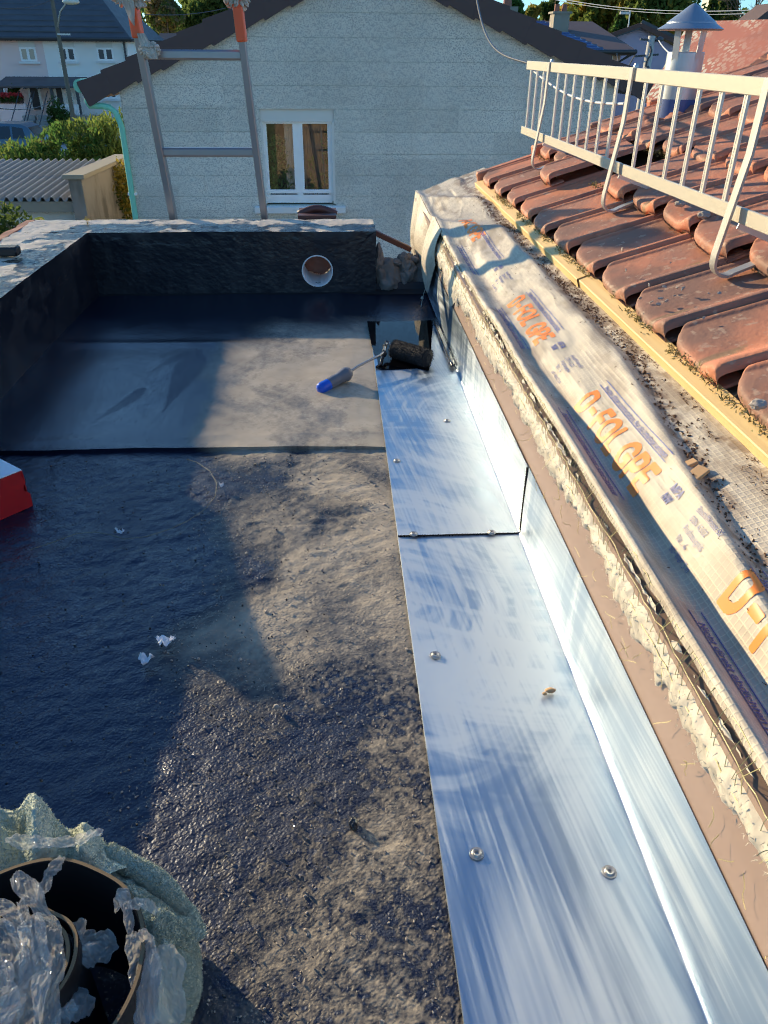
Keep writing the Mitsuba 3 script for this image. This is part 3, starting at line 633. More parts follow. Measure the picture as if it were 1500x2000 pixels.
n3 = 160; m3_ = needles(und_p(rt2.uniform(.5, 3.3, n3), rt2.uniform(.02, .2, n3), .001), np.stack([rt2.normal(0, 1, n3), rt2.normal(0, 1, n3), rt2.uniform(0, .3, n3)], -1), rt2.uniform(.003, .008, n3), .0008, rt2)
single('leaf_litter', cat_([m1, m2, m3_]), 'debris_mat', 'brown needles and crumbs caught in the fold of the underlay', 'litter', kind='stuff')
for (x, y, s, a) in ((1362, 925, .017, .5), (1348, 905, .011, .2)):
    u, t = 1.02, .15
    d_ = ray(x, y); d_ = d_/np.linalg.norm(d_); q = EYE+d_*(((ER+NV*.018)-EYE)@NV)/(d_@NV)
    m = rbox(-s*.9, s*.9, -s*.6, s*.6, -.003, .003, .001); m.apply_transform(trimesh.transformations.euler_matrix(0, -SL, a)); m.apply_translation(q)
    single('wood_chip', m, 'chip_wood', 'larger square wood chip in the fold of the underlay' if s > .015 else 'smaller wood chip just above the larger one on the underlay', 'wood chip')
def on_tiles(x, y):
    d_ = ray(x, y); d_ = d_/np.linalg.norm(d_); return EYE+d_*(((ER+NV*.061)-EYE)@NV)/(d_@NV)
cps, css = [], []
for (x, y, s) in ((1298, 560, .007), (1322, 562, .006), (1334, 563, .008), (1318, 577, .006), (1290, 583, .008), (1250, 582, .006), (1272, 590, .007), (1286, 594, .007), (1302, 588, .006), (1405, 572, .008), (1384, 573, .005), (1268, 556, .007), (1222, 527, .006), (1216, 487, .009), (1310, 513, .004), (1375, 620, .005)):
    p = on_tiles(x, y); k = shards(np.array([p]), np.array([s*.75]), rt2)
    single('stone_chip', k, 'stone_mat', 'small grey mortar crumb lying on the lower row of clay tiles', 'stone chip', group='mortar crumbs on the lower tiles')
for (x, y, s, l) in ((1328, 398, .014, 'grey mortar lump on a raised tile left of the third rail bracket'), (1375, 420, .015, 'grey mortar lump in a tile pan beside the third rail bracket'), (1481, 790, .013, 'grey mortar lump on the nearest clay tile at the right')):
    d_ = ray(x, y); d_ = d_/np.linalg.norm(d_); off = .082 if y < 500 else .061; q = EYE+d_*(((ER+NV*off)-EYE)@NV)/(d_@NV)
    single('mortar_chip', lump(q, (s, s*.8, s*.6), int(x), 2, .4), 'stone_mat', l, 'stone chip')
pos = []
for r_, t0 in enumerate(ROWS[:3]):
    n_ = 1500; u = rt2.uniform(.6, 3.6, n_); kp = meshkit.fbm(np.stack([u*7, u*0+r_, u*0], -1), 3, 9) > .47; u = u[kp]
    pos.append(roofp(u, t0+rt2.normal(-.006 if r_ == 0 else 0, .006, len(u)), (.030 if r_ == 0 else .040)+rt2.normal(0, .005, len(u))))
pos = np.vstack(pos); dd = rt2.normal(size=pos.shape)+np.array([-.6, 0, .8])
single('moss', needles(pos, dd, rt2.uniform(.004, .012, len(pos)), .0016, rt2), 'moss_mat', 'tufts of dry moss along the lower edges of the clay tiles', 'moss', kind='stuff')

# ================================================================== snow guards
RX = .82
def rail(label, u0, u1, posts, n_bal, z_top, z_bot):
    t = thing('snow_guard', label, 'snow guard', 'aluminium snow guards')
    zt, zb = (lambda u: z_top[0]+(z_top[1]-z_top[0])*(u-u0)/(u1-u0)), (lambda u: z_bot[0]+(z_bot[1]-z_bot[0])*(u-u0)/(u1-u0))
    part(t, 'top_rail', bar((RX, u0, zt(u0)), (RX, u1, zt(u1)), .008, .032, r=.0015), 'alu_white')
    part(t, 'bottom_rail', bar((RX, u0, zb(u0)), (RX, u1, zb(u1)), .008, .030, r=.0015), 'alu_white')
    for i in range(n_bal):
        u = u0+(u1-u0)*(i+.6)/(n_bal)
        if min(abs(u-p) for p in posts) < .03: continue
        sec = sg.Polygon([(-.008, -.004), (-.003, -.004), (-.001, .001), (.001, .001), (.003, -.004), (.008, -.004), (.008, .002), (-.008, .002)])
        m = trimesh.creation.extrude_polygon(sec, zt(u)-zb(u)-.014, engine='earcut'); v = np.array(m.vertices)
        m = trimesh.Trimesh(np.stack([RX+.004+v[:, 1], u+v[:, 0], zb(u)+.007+v[:, 2]], -1), m.faces, process=False)
        part(t, 'baluster', m, 'alu')
    for u in posts:
        q = roofp(u, 0, 0); pts = []
        tt0 = (RX-ER[0])/math.cos(SL)
        foot = roofp(u, tt0-.010, .052)
        # strap: from the top rail down, bent round at the foot and back up the slope under the next tile row
        path = [np.array([RX-.007, u, zt(u)+.016]), np.array([RX-.010, u, (zt(u)+zb(u))/2]), foot+np.array([-.008, 0, .045])]
        c = foot+np.array([.020, 0, .030])
        for a in np.linspace(PI*1.02, PI*1.72, 9): path.append(c+np.array([.028*math.cos(a), 0, .028*math.sin(a)]))
        path += [roofp(u, tt0+.10, .050), roofp(u, tt0+.26, .058)]
        path = np.array(path); tg = np.gradient(path, axis=0); tg /= np.linalg.norm(tg, axis=1, keepdims=True)
        nn = np.cross(tg, (0, 1, 0)); w, h = .0125, .0028
        ring = np.stack([path+np.array([0, w, 0])+nn*h, path+np.array([0, -w, 0])+nn*h, path+np.array([0, -w, 0])-nn*h, path+np.array([0, w, 0])-nn*h, path+np.array([0, w, 0])+nn*h], 1)
        part(t, 'bracket', grid(ring), 'strap_alu', 20)
        part(t, 'brace', bar((RX, u+.001, zb(u)-.02), roofp(u+.001, tt0+.15, .055), .003, .012), 'alu')
        part(t, 'fastening', lathe([(0, .012), (.004, .012), (.007, .006), (.007, 0)], 10, (RX+.002, u, zt(u)+.014)), 'steel', 30)
    return t
rail('far length of white aluminium snow guard with two strap brackets', 3.69, 2.345, [3.29, 2.36], 12, (.852, .850), (.609, .614))
rail('near length of white aluminium snow guard running out of the picture', 2.335, .95, [1.60], 12, (.849, .843), (.614, .624))
# cable running from the gable to the snow guard
c0, c1 = ony(925, -40, 10.9), np.array([RX, 3.69, .86])
pts = []
for k in np.linspace(0, 1, 30):
    p = c0*(1-k)+c1*k; p[2] -= .22*math.sin(PI*k); pts.append(p)
single('cable', cat_([tube(pts, np.linspace(.012, .0045, 30), 8)]), 'cable_mat', 'dark cable sagging from the pebbledash gable to the snow guard', 'cable', True)
pts = [(RX+.012, 3.69-1.25*k, .842-.055*math.sin(PI*k*.8)-.035*k) for k in np.linspace(0, 1, 20)]
single('cable', tube(pts, .004, 8), 'cable_grey', 'light grey cable hanging along the far snow guard', 'cable', True)

# ================================================================== metal flue with cowl
fx, fy = 1.345, 3.33
fz0, FS = .662, .88
fl_t = thing('flue', 'grey metal flue pipe with a conical rain cowl rising from the tiles', 'flue')
def fl_l(pr, n=40): return lathe([(r*FS, fz0+z) for r, z in pr], n, (fx, fy, 0))
part(fl_t, 'pipe', fl_l([(.080, -.15), (.080, .155)]), 'galv_mat', True)
part(fl_t, 'wrap', fl_l([(.0825, -.1), (.0825, .085)]), 'blue_wrap', True, label='blue foil wrapped round the lower pipe')
part(fl_t, 'collar', fl_l([(.080, .138), (.0850, .140), (.0855, .148), (.0835, .154), (.0775, .160), (.0770, .240), (.0750, .242), (.0745, .16)]), 'galv_mat', 35)
zc = .315
part(fl_t, 'cowl', fl_l([(.130, zc-.003), (.136, zc), (.102, zc+.018), (.1005, zc+.022), (.05, zc+.054), (.022, zc+.073), (.006, zc+.081), (0, zc+.082)], 48), 'cowl_mat', 30)
part(fl_t, 'cowl_lining', fl_l([(0, zc+.070), (.05, zc+.046), (.130, zc-.004)], 48), 'galv_mat', True)
for a in (rad(215), rad(290), rad(70)):
    d = np.array([math.cos(a), math.sin(a), 0])*FS; c = np.array([fx, fy, fz0])
    part(fl_t, 'leg', bar(c+d*.073+np.array([0, 0, .20]), c+d*.088+np.array([0, 0, zc+.016]), .026, .003, up=d), 'galv_mat')
part(fl_t, 'mortar_flashing', cat_([lump((fx+.09*math.cos(a), fy+.09*math.sin(a), fz0+.02+.05*math.cos(a)*.6), (.05, .05, .03), int(a*10), 2, .3) for a in np.linspace(0, 6.28, 8)[:-1]]), 'terracotta', True)

# red sheet roof behind the flue, crusted with lichen
rs = thing('red_roof', 'red roof slope behind the flue, crusted with pale lichen', 'roof')
def bg(x, y, Y): return ony(x, y, Y)
A, B, C_, D = bg(1347, 42, 6.6), bg(1640, 34, 5.2), bg(1640, 215, 4.2), bg(1262, 190, 5.4)
nr = np.cross(B-A, D-A); nr = nr/np.linalg.norm(nr); nr = nr if nr[2] > 0 else -nr
part(rs, 'slope', poly3([A, B, A+(B-A)*1.0+(D-A)*1.1, D], .04, nr), 'red_sheet')
vd0, vd1 = bg(1500, 128, 5.05), bg(1395, 205, 4.9)
# mortar bedded verge and ridge tiles in front of it
rb = thing('ridge_tiles', 'mortar-bedded ridge tiles running down in front of the red roof slope', 'ridge tiles')
for k in range(6):
    p = vd1+(vd0-vd1)*(k/4.); q = vd1+(vd0-vd1)*((k+1.05)/4.)
    part(rb, 'ridge_tile', bar(p, q, .16, .05, up=(0, -.3, 1), r=.012), 'tile_mat')
part(rb, 'mortar_bed', bar(vd1+np.array([.06, -.03, -.05]), vd0+(vd0-vd1)*.5+np.array([.06, -.03, -.05]), .10, .05), 'mortar_mat')

# ================================================================== ladder
lad = thing('ladder', 'aluminium ladder leaning against the outside of the far parapet', 'ladder')
LY = 3.615
def lx(side, z): 
    a, b = ((-.721, -.752), (-.318, -.350))[side]; return a+(b-a)*(z-.255)/.62
for s in (0, 1):
    part(lad, 'stile', bar((lx(s, GZ), LY+.35, GZ), (lx(s, 1.04), LY-.03, 1.04), .026, .062, up=(0, 1, 0), r=.002), 'ladder_alu', label='left stile' if s == 0 else 'right stile')
for z in (.524, .880, .17, -.19, -.55, -.9):
    a, b = lx(0, z)+.013, lx(1, z)-.013; yy = LY-.03+.09*(1.04-z)
    m = bar((a-.012, yy, z), (b+.012, yy, z), .034, .036, up=(0, 0, 1), r=.007); part(lad, 'rung', m, 'ladder_alu')
for s in (0, 1):
    z0 = (.935, .925)[s]; z1 = (1.035, 1.07)[s]; yy = LY-.027
    m = bar((lx(s, z0), yy, z0), (lx(s, z1), yy, z1), .037, .072, up=(0, 1, 0), r=.004); part(lad, 'end_cap', m, 'cap_orange')
def rag(c, size, seed, label, tail=None):
    m = trimesh.creation.icosphere(subdivisions=5); v = np.array(m.vertices)
    w = np.abs(fb(v*2.3+seed, 3, seed)-.5)*2; w2 = np.abs(fb(v*np.array([5, 5, 2])+seed, 2, seed+9)-.5)*2
    v = v*(1.1-.55*(1-np.clip(w*3.0, 0, 1))**2-.25*(1-np.clip(w2*3.5, 0, 1))**2)[:, None]*np.asarray(size)+np.asarray(c)
    ms = [trimesh.Trimesh(v, m.faces, process=False)]
    if tail: ms += tail
    return single('rag', cat_(ms), 'rag_mat', label, 'rag', True)
def cloth_strip(pts, w, seed, dirw=(1, 0, 0)):
    p = np.asarray(pts, float); k = np.linspace(-.5, .5, 13)
    P = p[:, None]+k[None, :, None]*np.asarray(w)[:, None, None]*np.asarray(dirw, float)
    P[..., 1] += .012*(fb(np.stack([k[None]*9+p[:, :1]*0, p[:, 2:]*30+k[None]*0, P[..., 0]*0+seed], -1), 3, seed)-.5)*1.6
    return grid(P)
xl, xr = lx(0, 1.08), lx(1, 1.08)
rag((xl-.002, LY-.03, 1.092), (.076, .066, .066), 3, 'crumpled grey rag tied over the left ladder top', [cloth_strip([(xl-.004, LY-.085, 1.06), (xl+.002, LY-.082, 1.025), (xl+.004, LY-.078, .995), (xl+.008, LY-.075, .975)], [.05, .035, .02, .004], 4)])
rag((xr+.001, LY-.03, 1.085), (.054, .060, .060), 8, 'crumpled grey rag tied over the right ladder top')
rag((xl+.052, LY-.065, .895), (.040, .030, .030), 14, 'grey rag knotted round the left end of the upper rung', [cloth_strip([(xl+.03, LY-.085, .95), (xl+.04, LY-.085, .92), (xl+.058, LY-.09, .885), (xl+.07, LY-.09, .865)], [.03, .04, .05, .03], 15)])

# ================================================================== paint roller
ro = thing('paint_roller', 'blue and grey handled paint roller lying on the flashing, its sleeve soaked in tar', 'paint roller')
hA, hB = onz(622, 762, .020), onz(682, 727, .042)
sec = lambda c, r: (c, r)
ks = np.linspace(0, 1, 26); axis = (hB-hA)
prof = np.interp(ks, [0, .03, .08, .3, .5, .62, .75, .9, 1], [.008, .0155, .0185, .0175, .0185, .0165, .0195, .0225, .016])
pts = hA+axis*ks[:, None]
cut = 9
part(ro, 'grip_end', tube(pts[:cut], prof[:cut], 22), 'handle_blue', 40, label='translucent blue butt of the handle')
part(ro, 'grip', tube(pts[cut-1:], prof[cut-1:]+.0006, 22), 'handle_grey', 40, label='smeared grey grip')
rA, rB = onz(768, 681, .048), onz(838, 701, .048)
wx = [hB, onz(700, 715, .05), onz(725, 702, .055), onz(742, 694, .058), onz(750, 688, .055), onz(752, 676, .055), onz(756, 669, .058), onz(763, 672, .055), rA, rA+(rB-rA)*.9]
part(ro, 'wire_frame', tube(wx, [.0042]*len(wx), 10), 'steel', True)
part(ro, 'tar_drips', cat_([lump(wx[4]+np.array([.0, .0, -.004]), (.009, .008, .011), 3, 2, .4), lump(wx[5], (.007, .007, .010), 4, 2, .4), lump(wx[6], (.008, .007, .007), 5, 2, .4), tube([wx[4]+(0, 0, -.005), onz(746, 702, .032), onz(744, 712, .022), onz(735, 717, .02)], [.006, .005, .006, .004], 8)]), 'tar_clot', True)
d = (rB-rA); L = np.linalg.norm(d); x_, y_, z_ = frame(rA, rB)
def sleeve():
    n, m = 60, 64; P = np.zeros((m, n+1, 3)); s = np.linspace(0, L, m); th = np.linspace(0, 2*PI, n+1)
    rr = .0300*np.minimum(1, np.sqrt(np.clip(np.minimum(s, L-s)/.006, .25, 1)))
    q = np.stack(np.broadcast_arrays(np.cos(th)[None]*3.4, np.sin(th)[None]*3.4, s[:, None]*90), -1)
    R_ = rr[:, None]+.0022*(fb(q, 3, 4)-.5); R_[:, -1] = R_[:, 0]
    P = rA+s[:, None, None]*z_+R_[..., None]*(np.cos(th)[None, :, None]*x_+np.sin(th)[None, :, None]*y_)
    caps = [trimesh.Trimesh(np.vstack([P[e], rA+z_*s[e]]), [(i, i+1, n+1) for i in range(n)], process=False) for e in (0, -1)]
    return cat_([grid(P)]+caps)
part(ro, 'sleeve', sleeve(), 'roller_fur', True)
n_ = 5200; th = rt2.uniform(0, 2*PI, n_); s = rt2.uniform(.002, L-.002, n_); dr_ = np.cos(th)[:, None]*x_+np.sin(th)[:, None]*y_
part(ro, 'pile', needles(rA+s[:, None]*z_+dr_*.0290, dr_+rt2.normal(0, .45, (n_, 3)), rt2.uniform(.003, .006, n_), .0007, rt2), 'roller_fur', kind='stuff', label='matted tar-soaked pile of the sleeve')

# ================================================================== things on the flat roof
# red carton at the left edge: only its near right corner is in view
bx = thing('carton', 'red carton with a white and pink top standing on the black felt at the left', 'carton')
q1 = onz(64, 985, .004); q0 = onz(0, 1013, .004)
dirx = (q0-q1)[:2]; dirx /= np.linalg.norm(dirx); diry = np.array([dirx[1], -dirx[0]]); diry = diry if diry[1] > 0 else -diry
hh = .088
def bpt(a, b, z): return np.array([q1[0]+dirx[0]*a+diry[0]*b, q1[1]+dirx[1]*a+diry[1]*b, z])
facep = sg.Polygon([(0, 0), (.26, 0), (.26, hh), (0, hh), (.0, .060), (.006, .054), (.0085, .046), (.007, .039), (.001, .035), (-.002, .03)])
def flatm(poly, fn):
    m = trimesh.creation.extrude_polygon(poly, .002, engine='earcut'); v = np.array(m.vertices); return trimesh.Trimesh(fn(v), m.faces, process=False)
lean = .10
part(bx, 'front', flatm(facep, lambda v: np.stack([bpt(a, c+z*lean, z) for a, z, c in v])), 'box_red', label='red front with a finger notch at the corner')
part(bx, 'side', flatm(sg.box(.0025, .0, .20, hh), lambda v: np.stack([bpt(.0015+c, b+.004, z) for b, z, c in v])), 'box_red')
part(bx, 'top', flatm(sg.box(.0, .01, .26, .215), lambda v: np.stack([bpt(a, b, hh+.0005+c) for a, b, c in v])), 'box_white', label='pale top')
part(bx, 'stripe', flatm(sg.Polygon([(.03, .216), (.26, .075), (.26, .21)]), lambda v: np.stack([bpt(a, b-.004, hh+.0032+c*.2) for a, b, c in v])), 'box_pink', label='pink stripe across the top')
part(bx, 'back', flatm(sg.box(.0, .0, .26, hh), lambda v: np.stack([bpt(a, .212+c, z) for a, z, c in v])), 'box_red')
# black rubber bar on the left parapet
p = onz(0, 490, .285)
single('black_bar', cat_([rbox(p[0]-.25, onz(37, 489, .285)[0], p[1]-.02, p[1]+.03, .268, .300, .006)]), 'black_rubber', 'black rubber-ended bar lying on top of the left parapet', 'bar', 40)
# plastic scraps and string
def scrap(x, y, w, h, seed, label):
    c = onz(x, y, .012); k, l = np.meshgrid(np.linspace(-1, 1, 11), np.linspace(-1, 1, 9), indexing='ij'); r = np.random.default_rng(seed)
    wob = fb(np.stack([k*1.7+seed, l*1.7, k*0], -1), 3, seed); an = r.uniform(0, 3.1); ca, sa = math.cos(an), math.sin(an)
    jx = k*(.80+.5*(fb(np.stack([l*3+seed, k*0, k*0], -1), 3, seed)-.5))+.35*l*(fb(np.stack([k*2+seed, l*2, k*0], -1), 2, seed+3)-.5); jy = l*(.75+.7*(fb(np.stack([k*3, k*0+seed, k*0], -1), 3, seed+1)-.5))*(1-.35*k)
    P = np.stack([c[0]+w*jx*ca-h*jy*sa, c[1]+w*jx*sa+h*jy*ca, .009+.020*np.abs(wob-.5)*2+.006*k*k], -1)
    return single('plastic_scrap', grid(P), 'scrap_white', label, 'plastic scrap', False)
scrap(326, 1254, .018, .012, 3, 'larger white scrap of torn film on the dark felt')
scrap(284, 1290, .012, .012, 5, 'smaller white scrap of torn film below the larger one')
scrap(235, 1040, .012, .004, 9, 'thin translucent film scrap beside the thread on the felt')
scrap(433, 950, .006, .003, 11, 'tiny white flake near the edge of the shadow')
tp_ = [onz(x, y, .0115) for x, y in ((58, 1074), (100, 1060), (150, 1042), (185, 1039), (215, 1044), (242, 1053), (285, 1048), (330, 1034), (365, 1018), (400, 995), (420, 970), (424, 945), (410, 920), (385, 903), (364, 897))]
single('yellow_string', tube(tp_, .0006, 5), 'string_mat', 'long curled yellow thread lying on the dark felt', 'thread', True)
# a few pebbles and grit on the near felt
n_ = 1500; gx = rt2.uniform(-.33, .108, n_); gy = rt2.uniform(.30, 1.78, n_); pg = np.stack([gx, gy, floor_z(gx, gy, False)+.001], -1)
single('grit', shards(pg, rt2.uniform(.0008, .0024, n_)*np.where(rt2.random(n_) < .03, 2.2, 1), rt2, .6), 'stone_mat', 'fine pale grit scattered over the near felt', 'grit', kind='stuff')
pg = np.stack([gx[:900]*2.0-.25, gy[:900], gx[:900]*0+.006], -1)
single('tar_crumb', shards(pg, rt2.uniform(.001, .003, 900), rt2, .6), 'tar_clot', 'black tar crumbs over the felt', 'tar crumbs', kind='stuff')
p = onz(540, 1380, .006); single('pebble', lump(p, (.005, .004, .004), 5, 2), 'stone_mat', 'pale pebble on the felt beside the pointed shadow', 'pebble', True)
p = onz(690, 1608, .004); single('tar_clod', lump(p, (.006, .009, .006), 6, 3, .4), 'tar_clot', 'black clod of tar on the near felt', 'clod', True)
# unseen wedge on the left parapet, shaped to cast the pointed shadow
single('shadow_wedge', prism(sg.Polygon([(1.79, .285), (1.79, .366), (2.05, .322), (2.2, .30), (2.2, .262)]), 'x', -1.06, -1.0), 'batten_mat', 'unseen wedge on the left parapet, added to cast the pointed shadow', 'shadow caster')

# ------------------------------------------------------------------ roll of felt with plastic film, towel
rc = onz(25, 1900, .20); RZ = .20
roll_t = thing('felt_roll', 'loosely wound roll of black roofing felt with torn clear film, bottom left', 'roll')
def spiral_wall(a0, a1, r0, r1, zt, th, wob):
    n = int((a1-a0)/.06); a = np.linspace(a0, a1, n); r = np.interp(a, [a0, a1], [r0, r1]) + wob*(nz(np.stack([np.cos(a)*2.1, np.sin(a)*2.1, a*.2], -1), 6)-.5)
    zz = zt + .006*(nz(np.stack([a*1.3, a*0, a*0], -1), 9)-.5); c = lambda rr, z: np.stack([rc[0]+rr*np.cos(a), rc[1]+rr*np.sin(a), np.broadcast_to(z, a.shape)], -1)
    P = np.stack([c(r+th/2, .01), c(r+th/2, zz-.002), c(r+th/4, zz), c(r-th/4, zz), c(r-th/2, zz-.002), c(r-th/2, .01)], 1)
    rim = np.stack([c(r+th/2-.0006, zz+.0006), c(r-th/2+.0006, zz+.0006)], 1)
    return grid(P), grid(rim), (a, r, zz)
for (a0, a1, r0, r1, zt) in ((-PI*.9, PI*1.25, .115, .108, RZ), (-PI*.75, PI*4.2, .060, .036, RZ+.012)):
    w_, rm_, _ = spiral_wall(a0, a1, r0, r1, zt, .0045, .008)
    part(roll_t, 'felt', w_, 'felt_black', 30); part(roll_t, 'cut_edge', rm_, 'felt_edge', True)
def film(pts, w, seed, name='film', amp=.012, n=60, tap=True):
    p = np.asarray(pts, float); kk = np.linspace(0, len(p)-1, n); p = np.stack([np.interp(kk, range(len(p)), p[:, i]) for i in range(3)], -1)
    t = np.gradient(p, axis=0); t /= np.linalg.norm(t, axis=1, keepdims=True); s = np.cross(t, (0.1, .2, 1)); s /= np.linalg.norm(s, axis=1, keepdims=True)
    k = np.linspace(-.5, .5, 26); jag = 1+.9*(fb(np.stack([kk*1.4, kk*0, kk*0+seed], -1), 3, seed)-.5)
    tapw = np.minimum(1, np.minimum(kk/1.0+.5, (len(pts)-1-kk)/1.0+.45)) if tap else 1
    P = p[:, None]+k[None, :, None]*s[:, None]*(np.asarray(w)*jag*tapw)[:, None, None]
    q = np.stack(np.broadcast_arrays(kk[:, None]*2.4+seed*3, (k[None]+.5)*np.asarray(w)*190+1.5*np.sin(kk[:, None]*1.7+seed), kk[:, None]*0), -1)
    cr = np.abs(fb(q, 3, seed)-.5)*2; cr2 = fb(q*np.array([.8, .3, 1]), 2, seed+2)-.5
    P = P+np.array([0, 0, 1.0])*((1-np.clip(cr*1.8, 0, 1))*.0042+cr2*amp*1.3)[..., None]
    return part(roll_t, name, grid(P), 'film_mat', False)
def pp(x, y, z): return onz(x, y, z)
for i, (pl_, w_, am) in enumerate((
    ([(14, 1642, .222), (60, 1648, .220), (120, 1650, .220), (160, 1640, .224), (200, 1628, .234)], .016, .006), ([(122, 1672, .205), (105, 1705, .205), (85, 1735, .21), (66, 1765, .215)], .013, .010),
    ([(30, 1712, .222), (70, 1757, .224), (95, 1815, .224), (106, 1885, .222), (100, 1970, .220), (92, 2060, .22)], .018, .008), ([(-20, 1760, .232), (20, 1785, .236), (52, 1850, .236), (62, 1930, .232), (48, 2030, .23)], .016, .010),
    ([(-40, 1800, .235), (5, 1815, .242), (30, 1880, .24), (30, 1950, .238), (10, 2050, .235)], .022, .012), ([(-30, 1880, .24), (0, 1900, .246), (8, 1960, .244), (-8, 2050, .24)], .02, .012), ([(72, 1790, .238), (80, 1850, .236), (84, 1910, .236), (74, 2010, .235)], .012, .012),
    ([(40, 1760, .24), (52, 1800, .246), (50, 1850, .24)], .010, .012), ([(116, 1880, .185), (140, 1835, .19), (168, 1800, .196)], .022, .008), ([(148, 1872, .183), (165, 1838, .187), (184, 1846, .19), (192, 1886, .188)], .030, .008),
    ([(108, 2030, .19), (122, 1965, .19), (145, 1950, .19), (160, 1990, .188)], .032, .008), ([(226, 1782, .206), (240, 1742, .206), (250, 1780, .204), (256, 1830, .20)], .010, .006), ([(252, 1775, .205), (280, 1764, .204), (306, 1784, .20)], .014, .006),
    ([(266, 1822, .205), (280, 1870, .198), (288, 1940, .19), (284, 2050, .185)], .026, .008), ([(300, 1858, .175), (328, 1890, .165), (326, 1960, .155), (312, 2050, .15)], .030, .007))):
    film([pp(*q) for q in pl_], w_, i+1, amp=am, n=80)
# towel heaped round the roll: outer border given point by point, folds radiating from the roll
tw = thing('towel', 'pale green terry towel bunched round the felt roll', 'towel')
def towel_surf(border, n, m, seed, rin, zin, ridges):
    bd = np.array([onz(x, y, z) for x, y, z in border]); ab = np.arctan2(bd[:, 1]-rc[1], bd[:, 0]-rc[0]); rb_ = np.hypot(bd[:, 0]-rc[0], bd[:, 1]-rc[1])
    o = np.argsort(ab); ab, rb_, zb = ab[o], rb_[o], bd[o, 2]
    a = np.linspace(ab[0], ab[-1], n)[:, None]; k = np.linspace(0, 1, m)[None]
    R_ = np.interp(a, ab, rb_); zo = np.interp(a, ab, zb); f2 = fb(np.stack(np.broadcast_arrays(a*4.0, k*2.6, a*0), -1), 3, seed)
    r = rin+(R_-rin)*k*(1+.16*(f2-.5)+.10*(nz(np.stack([a*8, a*0, a*0], -1), seed)-.5)); z = zin+(zo-zin)*k**1.3+.055*(f2-.5)*np.sin(PI*k)
    for (a_, w_, h_, k0) in ridges:
        z = z+h_*np.exp(-((a-a_-.10*(k-.5))/w_)**2)*np.clip((k-k0)/.25, 0, 1)*np.clip((1.05-k)/.12, 0, 1)
    end = np.clip((k-.94)/.06, 0, 1); z = z*(1-end**2*.85)
    return np.stack([rc[0]+r*np.cos(a), rc[1]+r*np.sin(a), np.maximum(z, .003)], -1)
P = towel_surf([(205, 1672, .13), (262, 1690, .12), (330, 1742, .085), (368, 1782, .065), (386, 1850, .045), (386, 1910, .035), (368, 1965, .03), (335, 2030, .02), (300, 2120, .02), (200, 2240, .02)], 170, 70, 5, .117, .135,
               [(.66, .06, .040, 0), (.46, .045, .030, .1), (.20, .10, -.055, 0), (-.06, .06, .028, .15), (-.40, .08, .026, .2), (-.8, .12, .022, .2)])
part(tw, 'cloth', grid(P), 'towel_mat', True)
P2 = towel_surf([(285, 1706, .10), (215, 1664, .13), (140, 1622, .15), (95, 1600, .16), (40, 1580, .17), (-30, 1560, .17), (-120, 1580, .15)], 100, 40, 8, .117, .165, [(1.45, .10, .035, 0), (1.75, .09, .045, 0), (2.1, .12, .03, 0)])
part(tw, 'fold', grid(P2), 'towel_mat', True)
def hem(pts, r):
    p = np.array([onz(x, y, z) for x, y, z in pts]); i = np.linspace(0, len(p)-1, 40); p = np.stack([np.interp(i, range(len(p)), p[:, c]) for c in range(3)], -1)
    p[:, 2] += .006*(nz(np.stack([i*2.1, i*0, i*0], -1), 5)-.5); m = tube(p, r*(.85+.4*nz(np.stack([i*1.7, i*0, i*0], -1), 7)), 12); v = np.array(m.vertices)
    v += .004*(fb(v*60, 3, 4)-.5)[:, None]; return trimesh.Trimesh(v, m.faces, process=False)
hems = [hem([(205, 1668, .145), (262, 1692, .132), (330, 1745, .10), (372, 1792, .07), (384, 1835, .05)], .011), hem([(238, 1738, .135), (290, 1768, .115), (345, 1818, .08), (372, 1850, .055)], .009)]
for h_ in hems: part(tw, 'hem', h_, 'towel_mat', True)
def loop():
    th = np.linspace(-.15, PI+.15, 24); s = np.linspace(-1, 1, 12); c = pp(62, 1612, .165); rr = .020*(1-.55*s**2)
    P = np.stack([np.stack([c[0]+.019*np.cos(th)*(1-.3*q*q), c[1]+.016*q+.012*np.sin(th)*.4, c[2]-.03+.052*np.sin(th)*(1-.35*q*q)], -1) for q in s], 0)
    return P
P3 = loop(); part(tw, 'loop', grid(P3), 'towel_mat', True)
def fuzz(P, n, r): return fuzz_m(grid(P), n, r)
def fuzz_m(g, n, r):
    pts, fi = trimesh.sample.sample_surface(g, n, seed=3); nn = g.face_normals[fi]; nn = np.where(nn[:, 2:] < 0, -nn, nn)
    return needles(pts, nn+r.normal(0, .5, (n, 3)), r.uniform(.0015, .0032, n), .0007, r)
part(tw, 'pile', cat_([fuzz(P, 22000, rt2), fuzz(P2, 6000, rt2), fuzz(P3, 2500, rt2)]+[fuzz_m(h_, 5000, rt2) for h_ in hems]), 'towel_mat', kind='stuff', label='looped terry pile')

